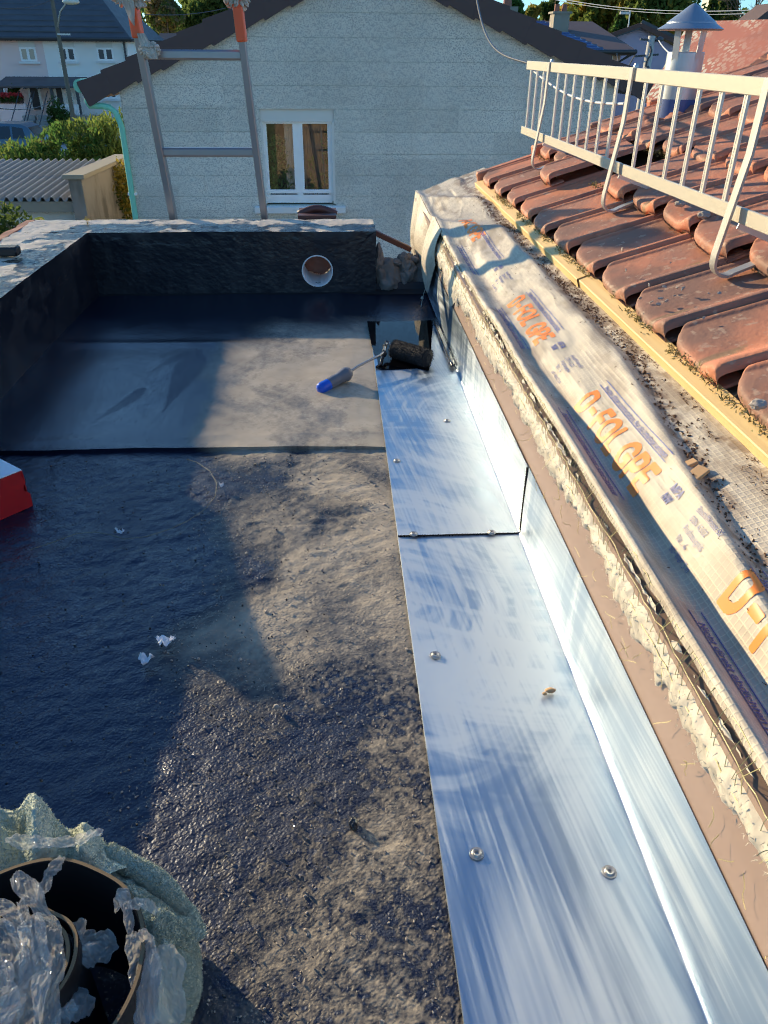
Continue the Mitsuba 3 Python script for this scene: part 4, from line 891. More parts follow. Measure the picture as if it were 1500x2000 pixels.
# ================================================================== gable house across the yard
GY = 11.0
gh = thing('gable_house', 'house with a grey pebble-clad gable end, a white window and dark brown verge tiles', 'house')
def gx(x, y): p = ony(x, y, GY); return p[0], p[2]
apx, apz = gx(719, -82); clx, clz = gx(230, 160); crx, crz = gx(1210, 156)
hw = ((apx-clx)+(crx-apx))/2; xl_, xr_ = clx, crx
slope_l, slope_r = (apz-clz)/(apx-clx), (apz-crz)/(crx-apx)
W0x, W0z = gx(508, 236); W1x, W1z = gx(656, 398); SHz = gx(580, 213)[1]
winpoly = sg.box(W0x, W1z-.02, W1x, SHz)
gab = sg.Polygon([(xl_, GZ), (xr_, GZ), (xr_, crz), (apx, apz), (xl_, clz)])
part(gh, 'wall', prism(gab.difference(winpoly), 'y', GY+.004, GY+.30), 'joint_mat')
zj = [gx(720, y)[1] for y in (-82, 25, 74, 121, 168, 214, 258, 301, 343, 383, 424)]
zs = list(zj)+[zj[-1]-.305*k for k in range(1, 7)]
rp = np.random.default_rng(9)
for i in range(len(zs)-1):
    off = rp.uniform(0, 1.27); x = xl_-off
    while x < xr_:
        cell = sg.box(x+.0015, zs[i+1]+.0025, x+1.27-.0015, zs[i]-.0025).intersection(gab.buffer(-.002)).difference(winpoly)
        if cell.area > .002: part(gh, 'panel', prism(cell, 'y', GY-.004+rp.uniform(-.0015, .0015), GY+.0205), 'panel_mat')
        x += 1.27
gpx = lambda x, y: gx(x, y)
Lx, Rx_ = W0x+.02, W1x-.045; zb0, zt0 = gx(580, 396)[1], W0z
fw = .035
win = part(gh, 'window', cat_([bar((Lx, GY+.12, zt0-.02), (Rx_, GY+.12, zt0-.02), .06, .04), bar((Lx, GY+.12, zb0+.035), (Rx_, GY+.12, zb0+.035), .06, .10)]+[bar((x, GY+.119, zb0), (x, GY+.119, zt0), .06, .035, up=(0, 1, 0)) for x in (Lx+.015, Rx_-.015)]), 'white_pvc')
(pa0, pz1), (pa1, pz0) = gx(515, 240), gx(577, 373); (pb0, _), (pb1, _) = gx(589, 240), gx(646, 373)
for (xa, xb) in ((pa0, pa1), (pb0, pb1)):
    k = part(win, 'sash', cat_([bar((xa-.03, GY+.10, z), (xb+.03, GY+.10, z), .05, .045) for z in (pz0-.018, pz1+.012)]+[bar((x, GY+.10, pz0-.03), (x, GY+.10, pz1+.03), .048, .045, up=(0, 1, 0)) for x in (xa-.02, xb+.02)]), 'white_pvc')
    part(win, 'pane', box(xa, xb, GY+.105, GY+.108, pz0, pz1), 'glass')
part(win, 'shutter_box', box(W0x, W1x, GY+.03, GY+.09, W0z-.01, SHz), 'old_white', label='dirty roller shutter box above the window')
part(win, 'shutter_slat', box(W0x+.02, W1x-.03, GY+.09, GY+.105, W0z-.035, W0z), 'old_white')
part(win, 'mullion', box(pa1+.02, pb0-.02, GY+.085, GY+.14, zb0, zt0), 'white_pvc')
part(win, 'reveal', cat_([box(W1x-.03, W1x, GY+.0, GY+.25, W1z, W0z-.01), box(W0x, W0x+.02, GY+.0, GY+.25, W1z, W0z-.01)]), 'old_white')
sL, sR = gx(498, 402)[0], gx(675, 402)[0]; sz0, sz1 = gx(580, 415)[1], gx(580, 402)[1]
part(win, 'sill', rbox(sL, sR, GY-.09, GY+.12, sz0, sz1, .008), 'sill_mat')
xc = pa1-.12
part(win, 'curtain', grid(np.stack([np.stack([np.concatenate([np.linspace(xc, pa1+.04, 30)]), GY+.20+.012*np.sin(np.arange(30)*1.3), np.full(30, 0)+z], -1) for z in (W1z+.05, W0z)], 0)), 'curtain_mat', True)
part(win, 'net_curtain', grid(np.stack([np.stack([np.linspace(pb0-.02, pb1, 30), GY+.32+.01*np.sin(np.arange(30)*1.7), np.full(30, 0)+z], -1) for z in (W1z+.05, W0z)], 0)), 'brown_blind', True)
rq = np.random.default_rng(4)
pl_ = []  # leaf clumps added behind the panes in place of the mirrored garden
for (xm_, zt_q, w_, n_) in ((pa0+.16, pz0+.66, .20, 420), (pb0+.10, pz0+.42, .09, 90), (pb0+.33, pz0+.72, .11, 220)):
    f = rq.random(n_)**1.2; pl_.append(cards(np.stack([xm_+rq.normal(0, .5, n_)*w_*(1.1-f*.7), GY+.17+.06*rq.random(n_), pz0-.02+f*(zt_q-pz0)], -1), .034, rq, .38, .8))
for i, m_ in enumerate(pl_): single('mirror_leaves', m_, 'needle', ('bushy leaves behind the left window pane, added for the garden reflection', 'low spiky leaves behind the right window pane, added for the garden reflection', 'tall leaves at the right edge of the right window pane, added for the garden reflection')[i], 'plant')
part(gh, 'room', cat_([box(W0x-.1, W1x+.1, GY+1.3, GY+1.34, W1z-.2, W0z+.2), box(W0x-.1, W0x-.05, GY+.32, GY+1.3, W1z-.2, W0z+.2), box(W1x+.05, W1x+.1, GY+.32, GY+1.3, W1z-.2, W0z+.2), box(W0x-.1, W1x+.1, GY+.32, GY+1.3, W0z+.15, W0z+.2), box(W0x-.1, W1x+.1, GY+.32, GY+1.3, W1z-.2, W1z-.15)]), 'room_dark')
part(gh, 'side_wall', cat_([box(xl_, xl_+.25, GY+.3, GY+9, GZ, clz), box(xr_-.25, xr_, GY+.3, GY+9, GZ, crz)]), 'render_cream')
OV = .10
def roof_side(sgn, ex, ez, sl):
    L_ = abs(apx-ex)+.42; th = .10
    pts = [(apx, apz+.06), (apx+sgn*L_, apz+.06-sl*L_), (apx+sgn*L_, apz+.06-sl*L_-th), (apx, apz+.06-th)]
    part(gh, 'roof', prism(sg.Polygon(pts).buffer(0), 'y', GY-.02, GY+9.2), 'verge_mat')
    d = np.array([sgn, -sl])/math.hypot(1, sl); nrm = np.array([sl*sgn, 1])/math.hypot(1, sl)
    n_t = int(math.hypot(L_, L_*sl)/.36)+1; pt = math.hypot(L_, L_*sl)/n_t
    for k in range(n_t):
        s0, s1 = k*pt-.02, (k+1)*pt+.015*(k < n_t-1); up = .125; dn = -.165
        c0, c1 = np.array([apx, apz+.06])+d*s0, np.array([apx, apz+.06])+d*s1
        pl = sg.Polygon([c0+nrm*(up-.035), c1+nrm*up, c1+d*.012+nrm*(up-.03), c1+d*.012+nrm*(dn+.02), c1+nrm*dn, c0+nrm*(dn+.035)])
        part(gh, 'verge_tile', prism(pl, 'y', GY-OV+.004*(k % 2), GY-OV+.035), 'verge_mat')
        tp = sg.Polygon([c0+nrm*(up-.055), c0+nrm*(up-.035), c1+nrm*up, c1+nrm*(up-.02)])
        part(gh, 'verge_tile', prism(tp, 'y', GY-OV+.036, GY+.14), 'verge_mat')
roof_side(-1, clx, clz, slope_l); roof_side(1, crx, crz, slope_r)
gpt = lambda x, y, dy=0: ony(x, y, GY-.04+dy)
part(gh, 'gutter', tube([ony(155, 168, GY-.06), ony(155, 168, GY-.06)+np.array([0, 8.5, 0])], .075, 14), 'verdigris', 40, label='pale green end of the eaves gutter')
part(gh, 'gutter_bracket', bar(gpt(165, 180), gpt(232, 160), .03, .05), 'verdigris')
dp = [gpt(171, 188), gpt(171, 200), gpt(174, 206), gpt(200, 207), gpt(214, 210), gpt(226, 220), gpt(234, 238)]
bot = gpt(238, 250); dp += [bot, np.array([bot[0], bot[1], GZ])]
part(gh, 'downpipe', tube(dp, [.036]*len(dp), 12), 'verdigris', True, label='pale green downpipe swan-necking back to the wall corner')
part(gh, 'pipe_clip', bar(gpt(250, 379), gpt(268, 379), .03, .03), 'white_pvc')

# ================================================================== ground and streets
gg = 400
struct('ground', poly3([(-gg, -60, GZ), (gg, -60, GZ), (gg, 800, GZ), (-gg, 800, GZ)], .5, (0, 0, 1)), 'grass_mat', 'grassy ground between the houses')
struct('road', box(-60, 3, 32.0, 38.5, GZ-.1, GZ+.02), 'asphalt', 'grey asphalt street in front of the terraced houses')
struct('pavement', box(-60, 3, 38.5, 41.5, GZ-.1, GZ+.14), 'pave_mat', 'pale pavement in front of the terraced houses')
struct('yard', box(-9, 6, 3.7, 12.0, GZ-.1, GZ+.01), 'pave_mat', 'paved yard below the flat roof')

# ------------------------------------------------------------------ garage with corrugated roof
gr = thing('garage', 'cream garage with a corrugated fibre cement roof and a stained concrete end wall', 'garage')
eaveL, eaveR = ony(-60, 396, 12.0), ony(140, 391, 12.0); ridL, ridR = ony(-40, 316, 14.8), ony(196, 318, 14.8)
x0, x1 = -9.0, eaveR[0]+.05; y0, y1 = 11.95, 14.8; z0, z1 = eaveR[2], ridR[2]
nW = 42; xs_ = np.linspace(x0, x1, nW*4+1); wv = .035*np.abs(np.cos((xs_-x0)/(x1-x0)*nW*PI))**.7
wid = (x1-x0)/nW
def corr(k):
    xx = np.linspace(x0+k*wid, x0+(k+1)*wid, 15); h = .055*np.exp(-((xx-(x0+(k+.5)*wid))/.030)**4)
    tops = []
    for (ya, za) in ((y0, z0), ((y0+y1)/2, (z0+z1)/2), ((y0+y1)/2-.001, (z0+z1)/2+.012), (y1, z1+.012)): tops.append(np.stack([xx, np.full(15, ya), za+h], -1))
    P = np.stack(tops, 0); lo = P[:1].copy(); lo[..., 2] -= .012
    return grid(np.concatenate([lo, P], 0))
for k in range(nW): part(gr, 'corrugation', corr(k), 'fibre_cement', 40)
part(gr, 'wall', box(x0, x1-.02, y0+.12, y1, GZ, z0-.04), 'render_cream')
part(gr, 'eaves_board', box(x0, x1-.03, y0+.03, y0+.12, z0-.16, z0-.015), 'conc_wall')
ewx = x1
zn, zf = ony(137, 347, 12.0)[2], ony(213, 311, 14.6)[2]; zt_ = (zn+zf)/2+.0
door = sg.box(12.75, GZ-.1, 14.1, zt_-1.0)
ew = sg.Polygon([(11.85, GZ), (14.75, GZ), (14.75, zf), (11.85, zn)]).difference(door)
part(gr, 'end_wall', prism(ew, 'x', ewx-.0, ewx+.18), 'conc_stain', label='end wall streaked with dark stains')
part(gr, 'coping', bar((ewx+.09, 11.80, zn+.03), (ewx+.09, 14.8, zf+.03), .30, .06, r=.008), 'conc_wall')
part(gr, 'door_dark', box(ewx+.02, ewx+.05, 12.75, 14.1, GZ, zt_-1.0), 'dark_metal')
part(gr, 'pier', rbox(ewx-.05, ewx+.34, 11.62, 12.0, GZ, zn-.62, .01), 'conc_stain')
part(gr, 'pier_cap', rbox(ewx-.09, ewx+.38, 11.58, 11.85, zn-.62, zn-.57, .01), 'conc_wall')

# ------------------------------------------------------------------ hedge, shrubs
rl = np.random.default_rng(21)
def leafy(name, label, cat, blobs, n, size, mats, seed, trunk=None, aspect=.5, up=0, kind_part='crown', group=None):
    """blobs: (centre, radii); leaves lie in the outer shell of each blob, thinned by noise."""
    r = np.random.default_rng(seed); t = thing(name, label, cat, group); P = []
    vol = np.array([b[1][0]*b[1][1]*b[1][2] for b in blobs])**.67; cnt = (n*vol/vol.sum()).astype(int)
    for (c, rd), k in zip(blobs, cnt):
        d = r.normal(size=(k, 3)); d /= np.linalg.norm(d, axis=1, keepdims=True); q = r.random(k)**.45
        P.append(np.asarray(c)+d*np.asarray(rd)*(q*(.72+.5*fb(d*1.9+seed, 2, seed)))[:, None])
    P = np.vstack(P); keep = fb(P*(.9/max(size*6, .3)), 3, seed) > .40; P = P[keep]
    P = P[P[:, 2] > GZ+.05]; sel = r.integers(0, len(mats), len(P)); tone = fb(P*(.5/max(size*6, .2)), 2, seed+4)
    sel = np.clip(((tone-.25)*2*len(mats)+r.normal(0, .6, len(P))).astype(int), 0, len(mats)-1)
    for i, m in enumerate(mats):
        if (sel == i).sum() > 3: part(t, kind_part, cards(P[sel == i], size, r, aspect, up), m, kind='stuff')
    if trunk: part(t, 'trunk', trunk, 'bark', True)
    return t
bl = []
for k in range(15):
    xp = 10+16.4*k; tz = ony(xp, np.interp(xp, [10, 60, 100, 130, 170, 200, 240], [302, 292, 278, 258, 262, 250, 242]), 19.3); hh_ = tz[2]+.12-GZ; bl.append(((tz[0], 19.3+rl.normal(0, .15), GZ+hh_*.5), (.50, .7, hh_*.56)))
leafy('hedge', 'bright green thuja hedge behind the corrugated garage roof', 'hedge', bl, 60000, .075, ['needle', 'leaf_mid', 'leaf_light'], 3, aspect=.28, up=1.4, kind_part='foliage')
leafy('shrub', 'brownish sparse shrub in front of the parked car', 'shrub', [((-9.2, 20.5, GZ+1.4), (1.1, .8, 1.15)), ((-10.2, 20.8, GZ+1.2), (1.0, .8, 1.0))], 4200, .06, ['leaf_brown', 'leaf_mid'], 5, tube([(-9.4, 20.6, GZ), (-9.3, 20.6, GZ+1.4)], [.05, .02], 6), kind_part='foliage')
b0 = ony(10, 445, 9.5); leafy('bush', 'olive green leafy bush beyond the left parapet corner', 'bush', [((b0[0]-.05, 9.5, b0[2]-.25), (.50, .45, .55)), ((b0[0]-.75, 9.4, b0[2]-.3), (.7, .5, .8)), ((b0[0], 9.5, b0[2]-1.2), (.8, .6, .9))], 16000, .036, ['leaf_dark', 'leaf_mid', 'leaf_brown'], 7, tube([(b0[0]-.2, 9.5, GZ), (b0[0]-.2, 9.5, b0[2]-.2)], [.05, .02], 6), kind_part='foliage')
b1 = ony(236, 375, 14.0); leafy('shrub', 'yellowing shrub between the garage and the gable house', 'shrub', [((b1[0]-.05, 14.0, b1[2]-.3), (.42, .5, .75)), ((b1[0], 14.1, b1[2]-1.3), (.45, .5, .8)), ((b1[0]+.1, 13.7, b1[2]+.15), (.28, .3, .4))], 6500, .035, ['leaf_dark', 'leaf_mid', 'leaf_yellow'], 9, kind_part='foliage')
leafy('shrub', 'leafy shrub in the yard hidden below the left parapet, mirrored in the window', 'shrub', [((-1.75, 4.4, GZ+1.0), (.45, .5, 1.0)), ((-1.75, 4.4, GZ+1.7), (.35, .4, .5))], 6000, .045, ['leaf_dark', 'leaf_mid'], 19, kind_part='foliage')
s0 = ony(162, 420, 3.42); single('weed_sprig', cat_([needles(np.array([[s0[0], 3.46, .262]]*7), rl.normal(0, .5, (7, 3))+np.array([0, 0, 1.6]), .025, .0012, rl), cards(np.array([s0[0], 3.46, .285])+rl.normal(0, .007, (14, 3)), .004, rl)]), 'leaf_yellow', 'tiny yellow-green weed sprouting from the far parapet', 'weed')

# ------------------------------------------------------------------ terraced houses at the far left
TY = 44.0
def tx(x, y): p = ony(x, y, TY); return p[0], p[2]
ez = tx(60, 73)[1]; gz2 = GZ
seam = tx(88, 110)[0]; rightx = tx(249, 100)[0]; leftx = tx(-120, 100)[0]
def win_far(h, xa, ya, xb, yb, sill=True, shut=True, mat='pane_far', Y=None):
    a, z1 = tx(xa, ya); b, z0 = tx(xb, yb); w = b-a
    k = part(h, 'window', cat_([box(a, b, TY-.05, TY+.02, z0, z0+.08), box(a, b, TY-.05, TY+.02, z1-.08, z1), box(a, a+.08, TY-.048, TY+.02, z0, z1), box(b-.08, b, TY-.048, TY+.02, z0, z1), box(a+w/2-.06, a+w/2+.06, TY-.052, TY+.02, z0, z1)]), 'white_pvc')
    part(k, 'pane', box(a+.05, b-.05, TY-.03, TY-.01, z0+.05, z1-.05), mat)
    if sill: part(k, 'sill', box(a-.1, b+.1, TY-.14, TY, z0-.10, z0-.01), 'sill_mat')
    if shut: part(k, 'shutter_box', box(a, b, TY-.03, TY+.005, z1, z1+.28), 'old_white')
hp = thing('terraced_house', 'pale pink terraced house at the far left', 'terraced house')
part(hp, 'wall', box(leftx, seam, TY, TY+8, gz2, ez), 'render_pink')
hw_ = thing('terraced_house', 'pale white terraced house adjoining the pink one', 'terraced house')
part(hw_, 'wall', box(seam, rightx, TY, TY+8, gz2, ez), 'render_white')
win_far(hp, 37, 92, 74, 120, mat='curtain_mat'); win_far(hp, -30, 168, 13, 191, True, False); win_far(hp, -70, 92, -30, 120)
win_far(hw_, 114, 92, 150, 120); win_far(hw_, 188, 93, 224, 119); win_far(hw_, 202, 172, 230, 193)
rz = ez+3.3; hipx = rightx+.35
def rf(h, pts, name='roof'): return part(h, name, poly3(pts, .16), 'slate_mat')
e0 = TY-.45
rf(hp, [(leftx, e0, ez-.02), (seam, e0, ez-.02), (seam, TY+4, rz), (leftx, TY+4, rz)])
r2_ = rf(hw_, [(seam+.005, e0, ez-.02), (hipx, e0, ez-.02), (hipx-3.2, TY+4, rz), (seam+.005, TY+4, rz)])
rf(hw_, [(hipx, e0, ez-.03), (hipx, TY+8.4, ez-.03), (hipx-3.2, TY+4, rz-.01)])
for q in range(14):
    z = ez+q*3.2/14; y = e0+(TY+4-e0)*(q/14); part(hw_, 'tile_course', box(seam, hipx-3.2*q/14-.15, y-.02, y+.05, z-.005, z+.035), 'slate_mat'); part(hp, 'tile_course', box(leftx, seam-.01, y-.02, y+.05, z-.005, z+.035), 'slate_mat')
part(hp, 'gutter', tube([(leftx, e0-.04, ez-.03), (seam, e0-.04, ez-.03)], .07, 8), 'dark_metal', True); part(hw_, 'gutter', tube([(seam+.01, e0-.04, ez-.03), (hipx, e0-.04, ez-.03)], .07, 8), 'dark_metal', True)
part(hw_, 'downpipe', tube([(rightx-.1, TY-.08, ez-.1), (rightx-.1, TY-.08, gz2)], .05, 8), 'dark_metal', True)
part(hw_, 'roof_vent', box(*(lambda p: (p[0]-.08, p[0]+.08, p[1]-.1, p[1]+.1, p[2]-.3, p[2]+.45))(ony(94, 40, TY+1.6))), 'galv_mat')
# porch shared by the two doors
pz = tx(80, 158)[1]; pa, pb = tx(14, 160)[0], tx(172, 160)[0]
pc = thing('porch_canopy', 'dark slatted canopy over the two front doors of the terraced houses', 'canopy')
part(pc, 'roof', poly3([(pa, TY-1.8, pz-.15), (pb, TY-1.8, pz-.15), (pb, TY, pz+.18), (pa, TY, pz+.18)], .08), 'slate_mat')
for k in range(7): part(pc, 'rafter', box(pa+.1+(pb-pa-.3)*k/6, pa+.2+(pb-pa-.3)*k/6, TY-1.75, TY, pz-.28, pz-.24), 'dark_metal')
for x in (24, 118, 166): xx = tx(x, 160)[0]; part(pc, 'post', box(xx-.06, xx+.06, TY-1.7, TY-1.58, gz2, pz-.2), 'dark_metal')
fz_ = tx(80, 198)[1]
ba, bb = tx(27, 200)[0], tx(70, 200)[0]
fbx = thing('flower_box', 'window box of red geraniums on the porch wall of the pink house', 'flower box')
part(fbx, 'trough', box(ba, bb, TY-1.9, TY-1.65, fz_, fz_+.22), 'rust_brown')
part(fbx, 'flowers', cards(np.stack([rl.uniform(ba, bb, 500), rl.uniform(TY-1.95, TY-1.6, 500), fz_+.22+rl.random(500)*.22], -1), .05, rl, .8), 'red_flower', kind='stuff'); part(fbx, 'leaves', cards(np.stack([rl.uniform(ba, bb, 600), rl.uniform(TY-1.98, TY-1.6, 600), fz_+.05+rl.random(600)*.25], -1), .06, rl, .7), 'leaf_dark', kind='stuff')
part(hp, 'porch_wall', box(ba-.1, bb+.1, TY-1.85, TY-1.7, gz2, fz_), 'render_pink')
part(hw_, 'porch_wall', box(tx(128, 200)[0], tx(172, 200)[0], TY-1.85, TY-1.7, gz2, tx(150, 200)[1]), 'render_white')
for (h, xa, xb, seed) in ((hp, 57, 82, 1), (hw_, 108, 128, 2)):
    a, zt2 = tx(xa, 166); b, zb2 = tx(xb, 214)
    d_ = part(h, 'door', box(a, b, TY-.05, TY-.005, zb2, zt2), 'dark_metal'); part(d_, 'frame', cat_([box(a-.1, a, TY-.08, TY, zb2, zt2), box(b, b+.1, TY-.08, TY, zb2, zt2), box(a-.1, b+.1, TY-.081, TY, zt2, zt2+.1)]), 'white_pvc')
for (h, xa, xb) in ((hp, 72, 95), (hw_, 100, 124)):
    a, b = tx(xa, 230)[0], tx(xb, 230)[0]; zt3 = tx(80, 216)[1]
    for k in range(7): part(h, 'step', box(a, b, TY-1.7-.30*(k+1), TY-1.7-.30*k, gz2, zt3-(k+.5)*(zt3-gz2)/7.5), 'pave_mat')
    for x in (a, b): part(h, 'handrail', tube([(x, TY-1.7, zt3+.9), (x, TY-3.8, gz2+1.0), (x, TY-3.8, gz2)], .022, 6), 'dark_metal')
c_ = tx(146, 228); leafy('topiary', 'clipped dark evergreen column beside the white house steps', 'shrub', [((c_[0], TY-2.6, c_[1]-.2), (.62, .5, 1.0)), ((c_[0], TY-2.6, c_[1]+.3), (.55, .5, .7))], 2500, .07, ['leaf_dark', 'needle'], 31, kind_part='foliage')
ub = tx(45, 175); leafy('hanging_plant', 'hanging basket of green leaves under the porch canopy', 'plant', [((ub[0], TY-1.3, ub[1]), (.3, .3, .3))], 300, .08, ['leaf_dark', 'leaf_mid'], 33, kind_part='foliage')
fn = thing('garden_fence', 'low wooden board fence in front of the white terraced house', 'fence')
fa, fb_ = tx(160, 235)[0], tx(236, 235)[0]
for k in range(9): part(fn, 'board', box(fa+(fb_-fa)*k/9, fa+(fb_-fa)*(k+.93)/9, TY-2.3, TY-2.25, gz2, gz2+1.35+.04*(k % 2)), 'conc_wall')

# ------------------------------------------------------------------ parked car
def car():
    c = thing('parked_car', 'dark blue hatchback parked in the street by the shrub', 'car'); Y0, Y1 = 34.2, 35.9
    rear = ony(74, 258, Y0)[0]; zb = GZ+.02; s = 1.0
    prof = [(0, .38), (.02, .78), (.12, .98), (.45, 1.40), (.72, 1.50), (1.6, 1.53), (2.2, 1.46), (2.95, 1.02), (3.75, .88), (3.98, .70), (4.02, .38), (3.65, .24), (.3, .24)]
    base = sg.Polygon([(rear-x, zb+z) for x, z in prof]).buffer(.06).buffer(-.06)
    wheels = [(rear-.72, zb+.30), (rear-3.25, zb+.30)]
    arches = so.unary_union([sg.Point(w).buffer(.37) for w in wheels]); b2 = base.difference(arches)
    def shell(poly, y0, y1, ins, cr):
        a = prism(poly, 'y', y0, y1); v = np.array(a.vertices); k = np.clip((v[:, 2]-zb-.9)/.6, 0, 1); mid = (y0+y1)/2; v[:, 1] = mid+(v[:, 1]-mid)*(1-ins*k); return trimesh.Trimesh(v, a.faces, process=False)
    part(c, 'body', shell(b2, Y0, Y1, .22, 0), 'car_blue', 30)
    for i, pl in enumerate(([(.52, 1.02), (.62, 1.36), (1.02, 1.42), (1.02, 1.0)], [(1.10, 1.0), (1.10, 1.43), (1.85, 1.41), (1.85, .98)], [(1.93, .98), (1.93, 1.40), (2.2, 1.34), (2.72, .98)])):
        g = shell(sg.Polygon([(rear-x, zb+z) for x, z in pl]), Y0-.012, Y1+.012, .22, 0); part(c, 'side_window', g, 'car_glass')
    part(c, 'rear_window', poly3([(rear-.155, Y0+.22, zb+1.04), (rear-.155, Y1-.22, zb+1.04), (rear-.42, Y1-.27, zb+1.38), (rear-.42, Y0+.27, zb+1.38)], .02, (1, 0, .6)), 'car_glass')
    part(c, 'tail_light', box(rear-.12, rear+.02, Y0-.005, Y0+.14, zb+.72, zb+.98), 'box_red')
    part(c, 'bumper', rbox(rear-.25, rear+.06, Y0+.02, Y1-.02, zb+.30, zb+.55, .04), 'car_blue')
    for w in wheels:
        for y in (Y0+.02, Y1-.20):
            k = part(c, 'wheel', tm(m3.Manifold.cylinder(.18, .30, .30, 28).rotate([90, 0, 0]).translate([w[0], y+.18, w[1]])), 'tyre', 40); part(k, 'rim', tm(m3.Manifold.cylinder(.19, .19, .19, 20).rotate([90, 0, 0]).translate([w[0], y+.185, w[1]])), 'galv_mat', 40)
car()

# ------------------------------------------------------------------ poles and wires
up_ = thing('utility_pole', 'dark slender utility pole in front of the terraced houses', 'utility pole')
PY = 31.0; pt_, pb_ = ony(104, -40, PY), ony(147, 252, PY)
part(up_, 'pole', tube([(pb_[0], PY, GZ), (pb_[0], PY, pt_[2])], [.09, .06], 10), 'pole_wood', True)
zq = ony(115, 67, PY)[2]; part(up_, 'crossarm', bar((pb_[0], PY-.1, zq), (pb_[0]+.42, PY-.1, zq), .05, .05), 'galv_mat')
zq2 = ony(120, 6, PY)[2]
part(up_, 'lamp_arm', tube([(pb_[0], PY, zq2-.75), (pb_[0]+.25, PY-.2, zq2-.25), (pb_[0]+.6, PY-.5, zq2)], .025, 6), 'galv_mat', True)
part(up_, 'lamp_head', lump((pb_[0]+.75, PY-.55, zq2+.02), (.28, .14, .09), 5, 2, .1), 'old_white', True)
p2 = thing('utility_pole', 'pale concrete utility pole with wire brackets in front of the mauve house', 'utility pole')
QY = 15.0; a_, b_ = ony(1265, 70, QY), ony(1252, 190, QY)
part(p2, 'pole', tube([(b_[0], QY, GZ), (b_[0]+.02, QY, a_[2])], [.12, .06], 12), 'pole_conc', True)
part(p2, 'bracket', cat_([bar((a_[0]-.12, QY, a_[2]-.05), (a_[0]+.20, QY, a_[2]-.07), .03, .03), bar((a_[0]-.18, QY, a_[2]-.30), (a_[0]+.24, QY, a_[2]-.27), .025, .03)]), 'dark_metal')
part(p2, 'cable_bundle', cat_([tube([(a_[0]+.05+.03*math.sin(k*1.3), QY-.07, a_[2]-.15-.07*k) for k in range(9)], .018, 6), lump((a_[0]+.06, QY-.08, a_[2]-.52), (.05, .05, .08), 8, 2), lump((a_[0]+.20, QY-.05, a_[2]-.05), (.06, .04, .04), 9, 2)]), 'wire_mat', True)
def wire(p, q, sag, r, label, mat='wire_mat'):
    pts = [p*(1-k)+q*k+np.array([0, 0, -sag*4*k*(1-k)]) for k in np.linspace(0, 1, 24)]; single('overhead_wire', tube(pts, r, 5), mat, label, 'wire', True)
wire(ony(1076, -6, 40), ony(1520, 17, 30), .25, .016, 'upper overhead wire crossing the trees at top right', 'cable_grey')
wire(ony(1076, -2, 40), ony(1520, 24, 30), .25, .013, 'lower overhead wire crossing the trees at top right', 'cable_grey')
wire(np.array([a_[0]+.2, QY, a_[2]-.06]), ony(1340, 118, 9), .05, .010, 'service wire running right from the concrete pole', 'cable_grey')
wire(np.array([a_[0]-.18, QY, a_[2]-.3]), ony(1205, 104, 27.5), .35, .010, 'service wire from the concrete pole to the salmon house')
wire(ony(283, 28, 33), ony(440, 16, 36), .1, .014, 'overhead wire behind the ladder top')
wire(ony(0, 15, 29), np.array([pb_[0], PY, zq2+.1]), .1, .014, 'overhead wire left of the dark pole')
wire(ony(0, 212, 20), ony(110, 188, 42), .2, .012, 'thin wire slanting up to the porch')

# ------------------------------------------------------------------ houses at the right
def quadroof(h, pts, mat, name='roof', th=.15): return part(h, name, poly3(pts, th), mat)
sh = thing('salmon_house', 'salmon house with a hipped dark roof whose near slope shines blue', 'house'); SY = 28.0
q = lambda x, y, Y: ony(x, y, Y)
eR, eL = q(1243, 98, SY), q(1020, 98, SY-.0); rR, rL = q(1157, 42, SY+5), q(1000, 40, SY+5); fR = q(1243, 98, SY); fR2 = fR+np.array([-2.0, 9, 0])
mid = q(1183, 98, SY)
wl_ = part(sh, 'wall', box(eL[0], eR[0]-.35, SY+.4, SY+8, GZ, eR[2]-.05), 'render_salmon')
part(sh, 'near_wall', box(eL[0], mid[0]-.1, SY+.1, SY+.402, GZ, eR[2]-.06), 'render_cream')
quadroof(sh, [eL, mid, rR+(rL-rR)*.62, rL], 'sky_sheen_tiles'); quadroof(sh, [mid, eR, rR, rR+(rL-rR)*.62], 'brown_tiles'); quadroof(sh, [eR, eR+np.array([0.5, 9, 0]), rR], 'brown_tiles')
for k in range(12):
    f = (k+.5)/12; p = eL+(rL-eL)*f; r_ = mid+(rR+(rL-rR)*.62-mid)*f; part(sh, 'tile_course', bar(p+(0, 0, .02), r_+(0, 0, .02), .05, .04), 'sky_sheen_tiles')
part(sh, 'gutter', tube([eL+(0, -.06, -.04), eR+(0, -.06, -.04)], .06, 8), 'dark_metal', True)
part(sh, 'downpipe', tube([eR+(-.05, -.06, -.05), eR+(-.45, .3, -.35), np.array([eR[0]-.45, SY+.3, GZ])], .045, 8), 'dark_metal', True)
wa, wb = q(1177, 104, SY+.38), q(1195, 122, SY+.38)
k = part(sh, 'window', box(wa[0], wb[0], SY+.34, SY+.42, wb[2], wa[2]), 'white_pvc')
for i in range(2): part(k, 'pane', box(wa[0]+.03+(wb[0]-wa[0])*i/2, wa[0]-.03+(wb[0]-wa[0])*(i+1)/2, SY+.33, SY+.345, wb[2]+.05, wa[2]-.05), 'pane_far')
cq = q(1092, 45, SY+3.2)
ck = part(sh, 'chimney', box(cq[0]-.27, cq[0]+.27, cq[1]-.3, cq[1]+.3, cq[2]-.6, q(1092, 27, SY+3.2)[2]), 'conc_wall')
zt4 = q(1092, 27, SY+3.2)[2]; part(ck, 'cap', box(cq[0]-.33, cq[0]+.33, cq[1]-.35, cq[1]+.35, zt4, zt4+.06), 'conc_wall')
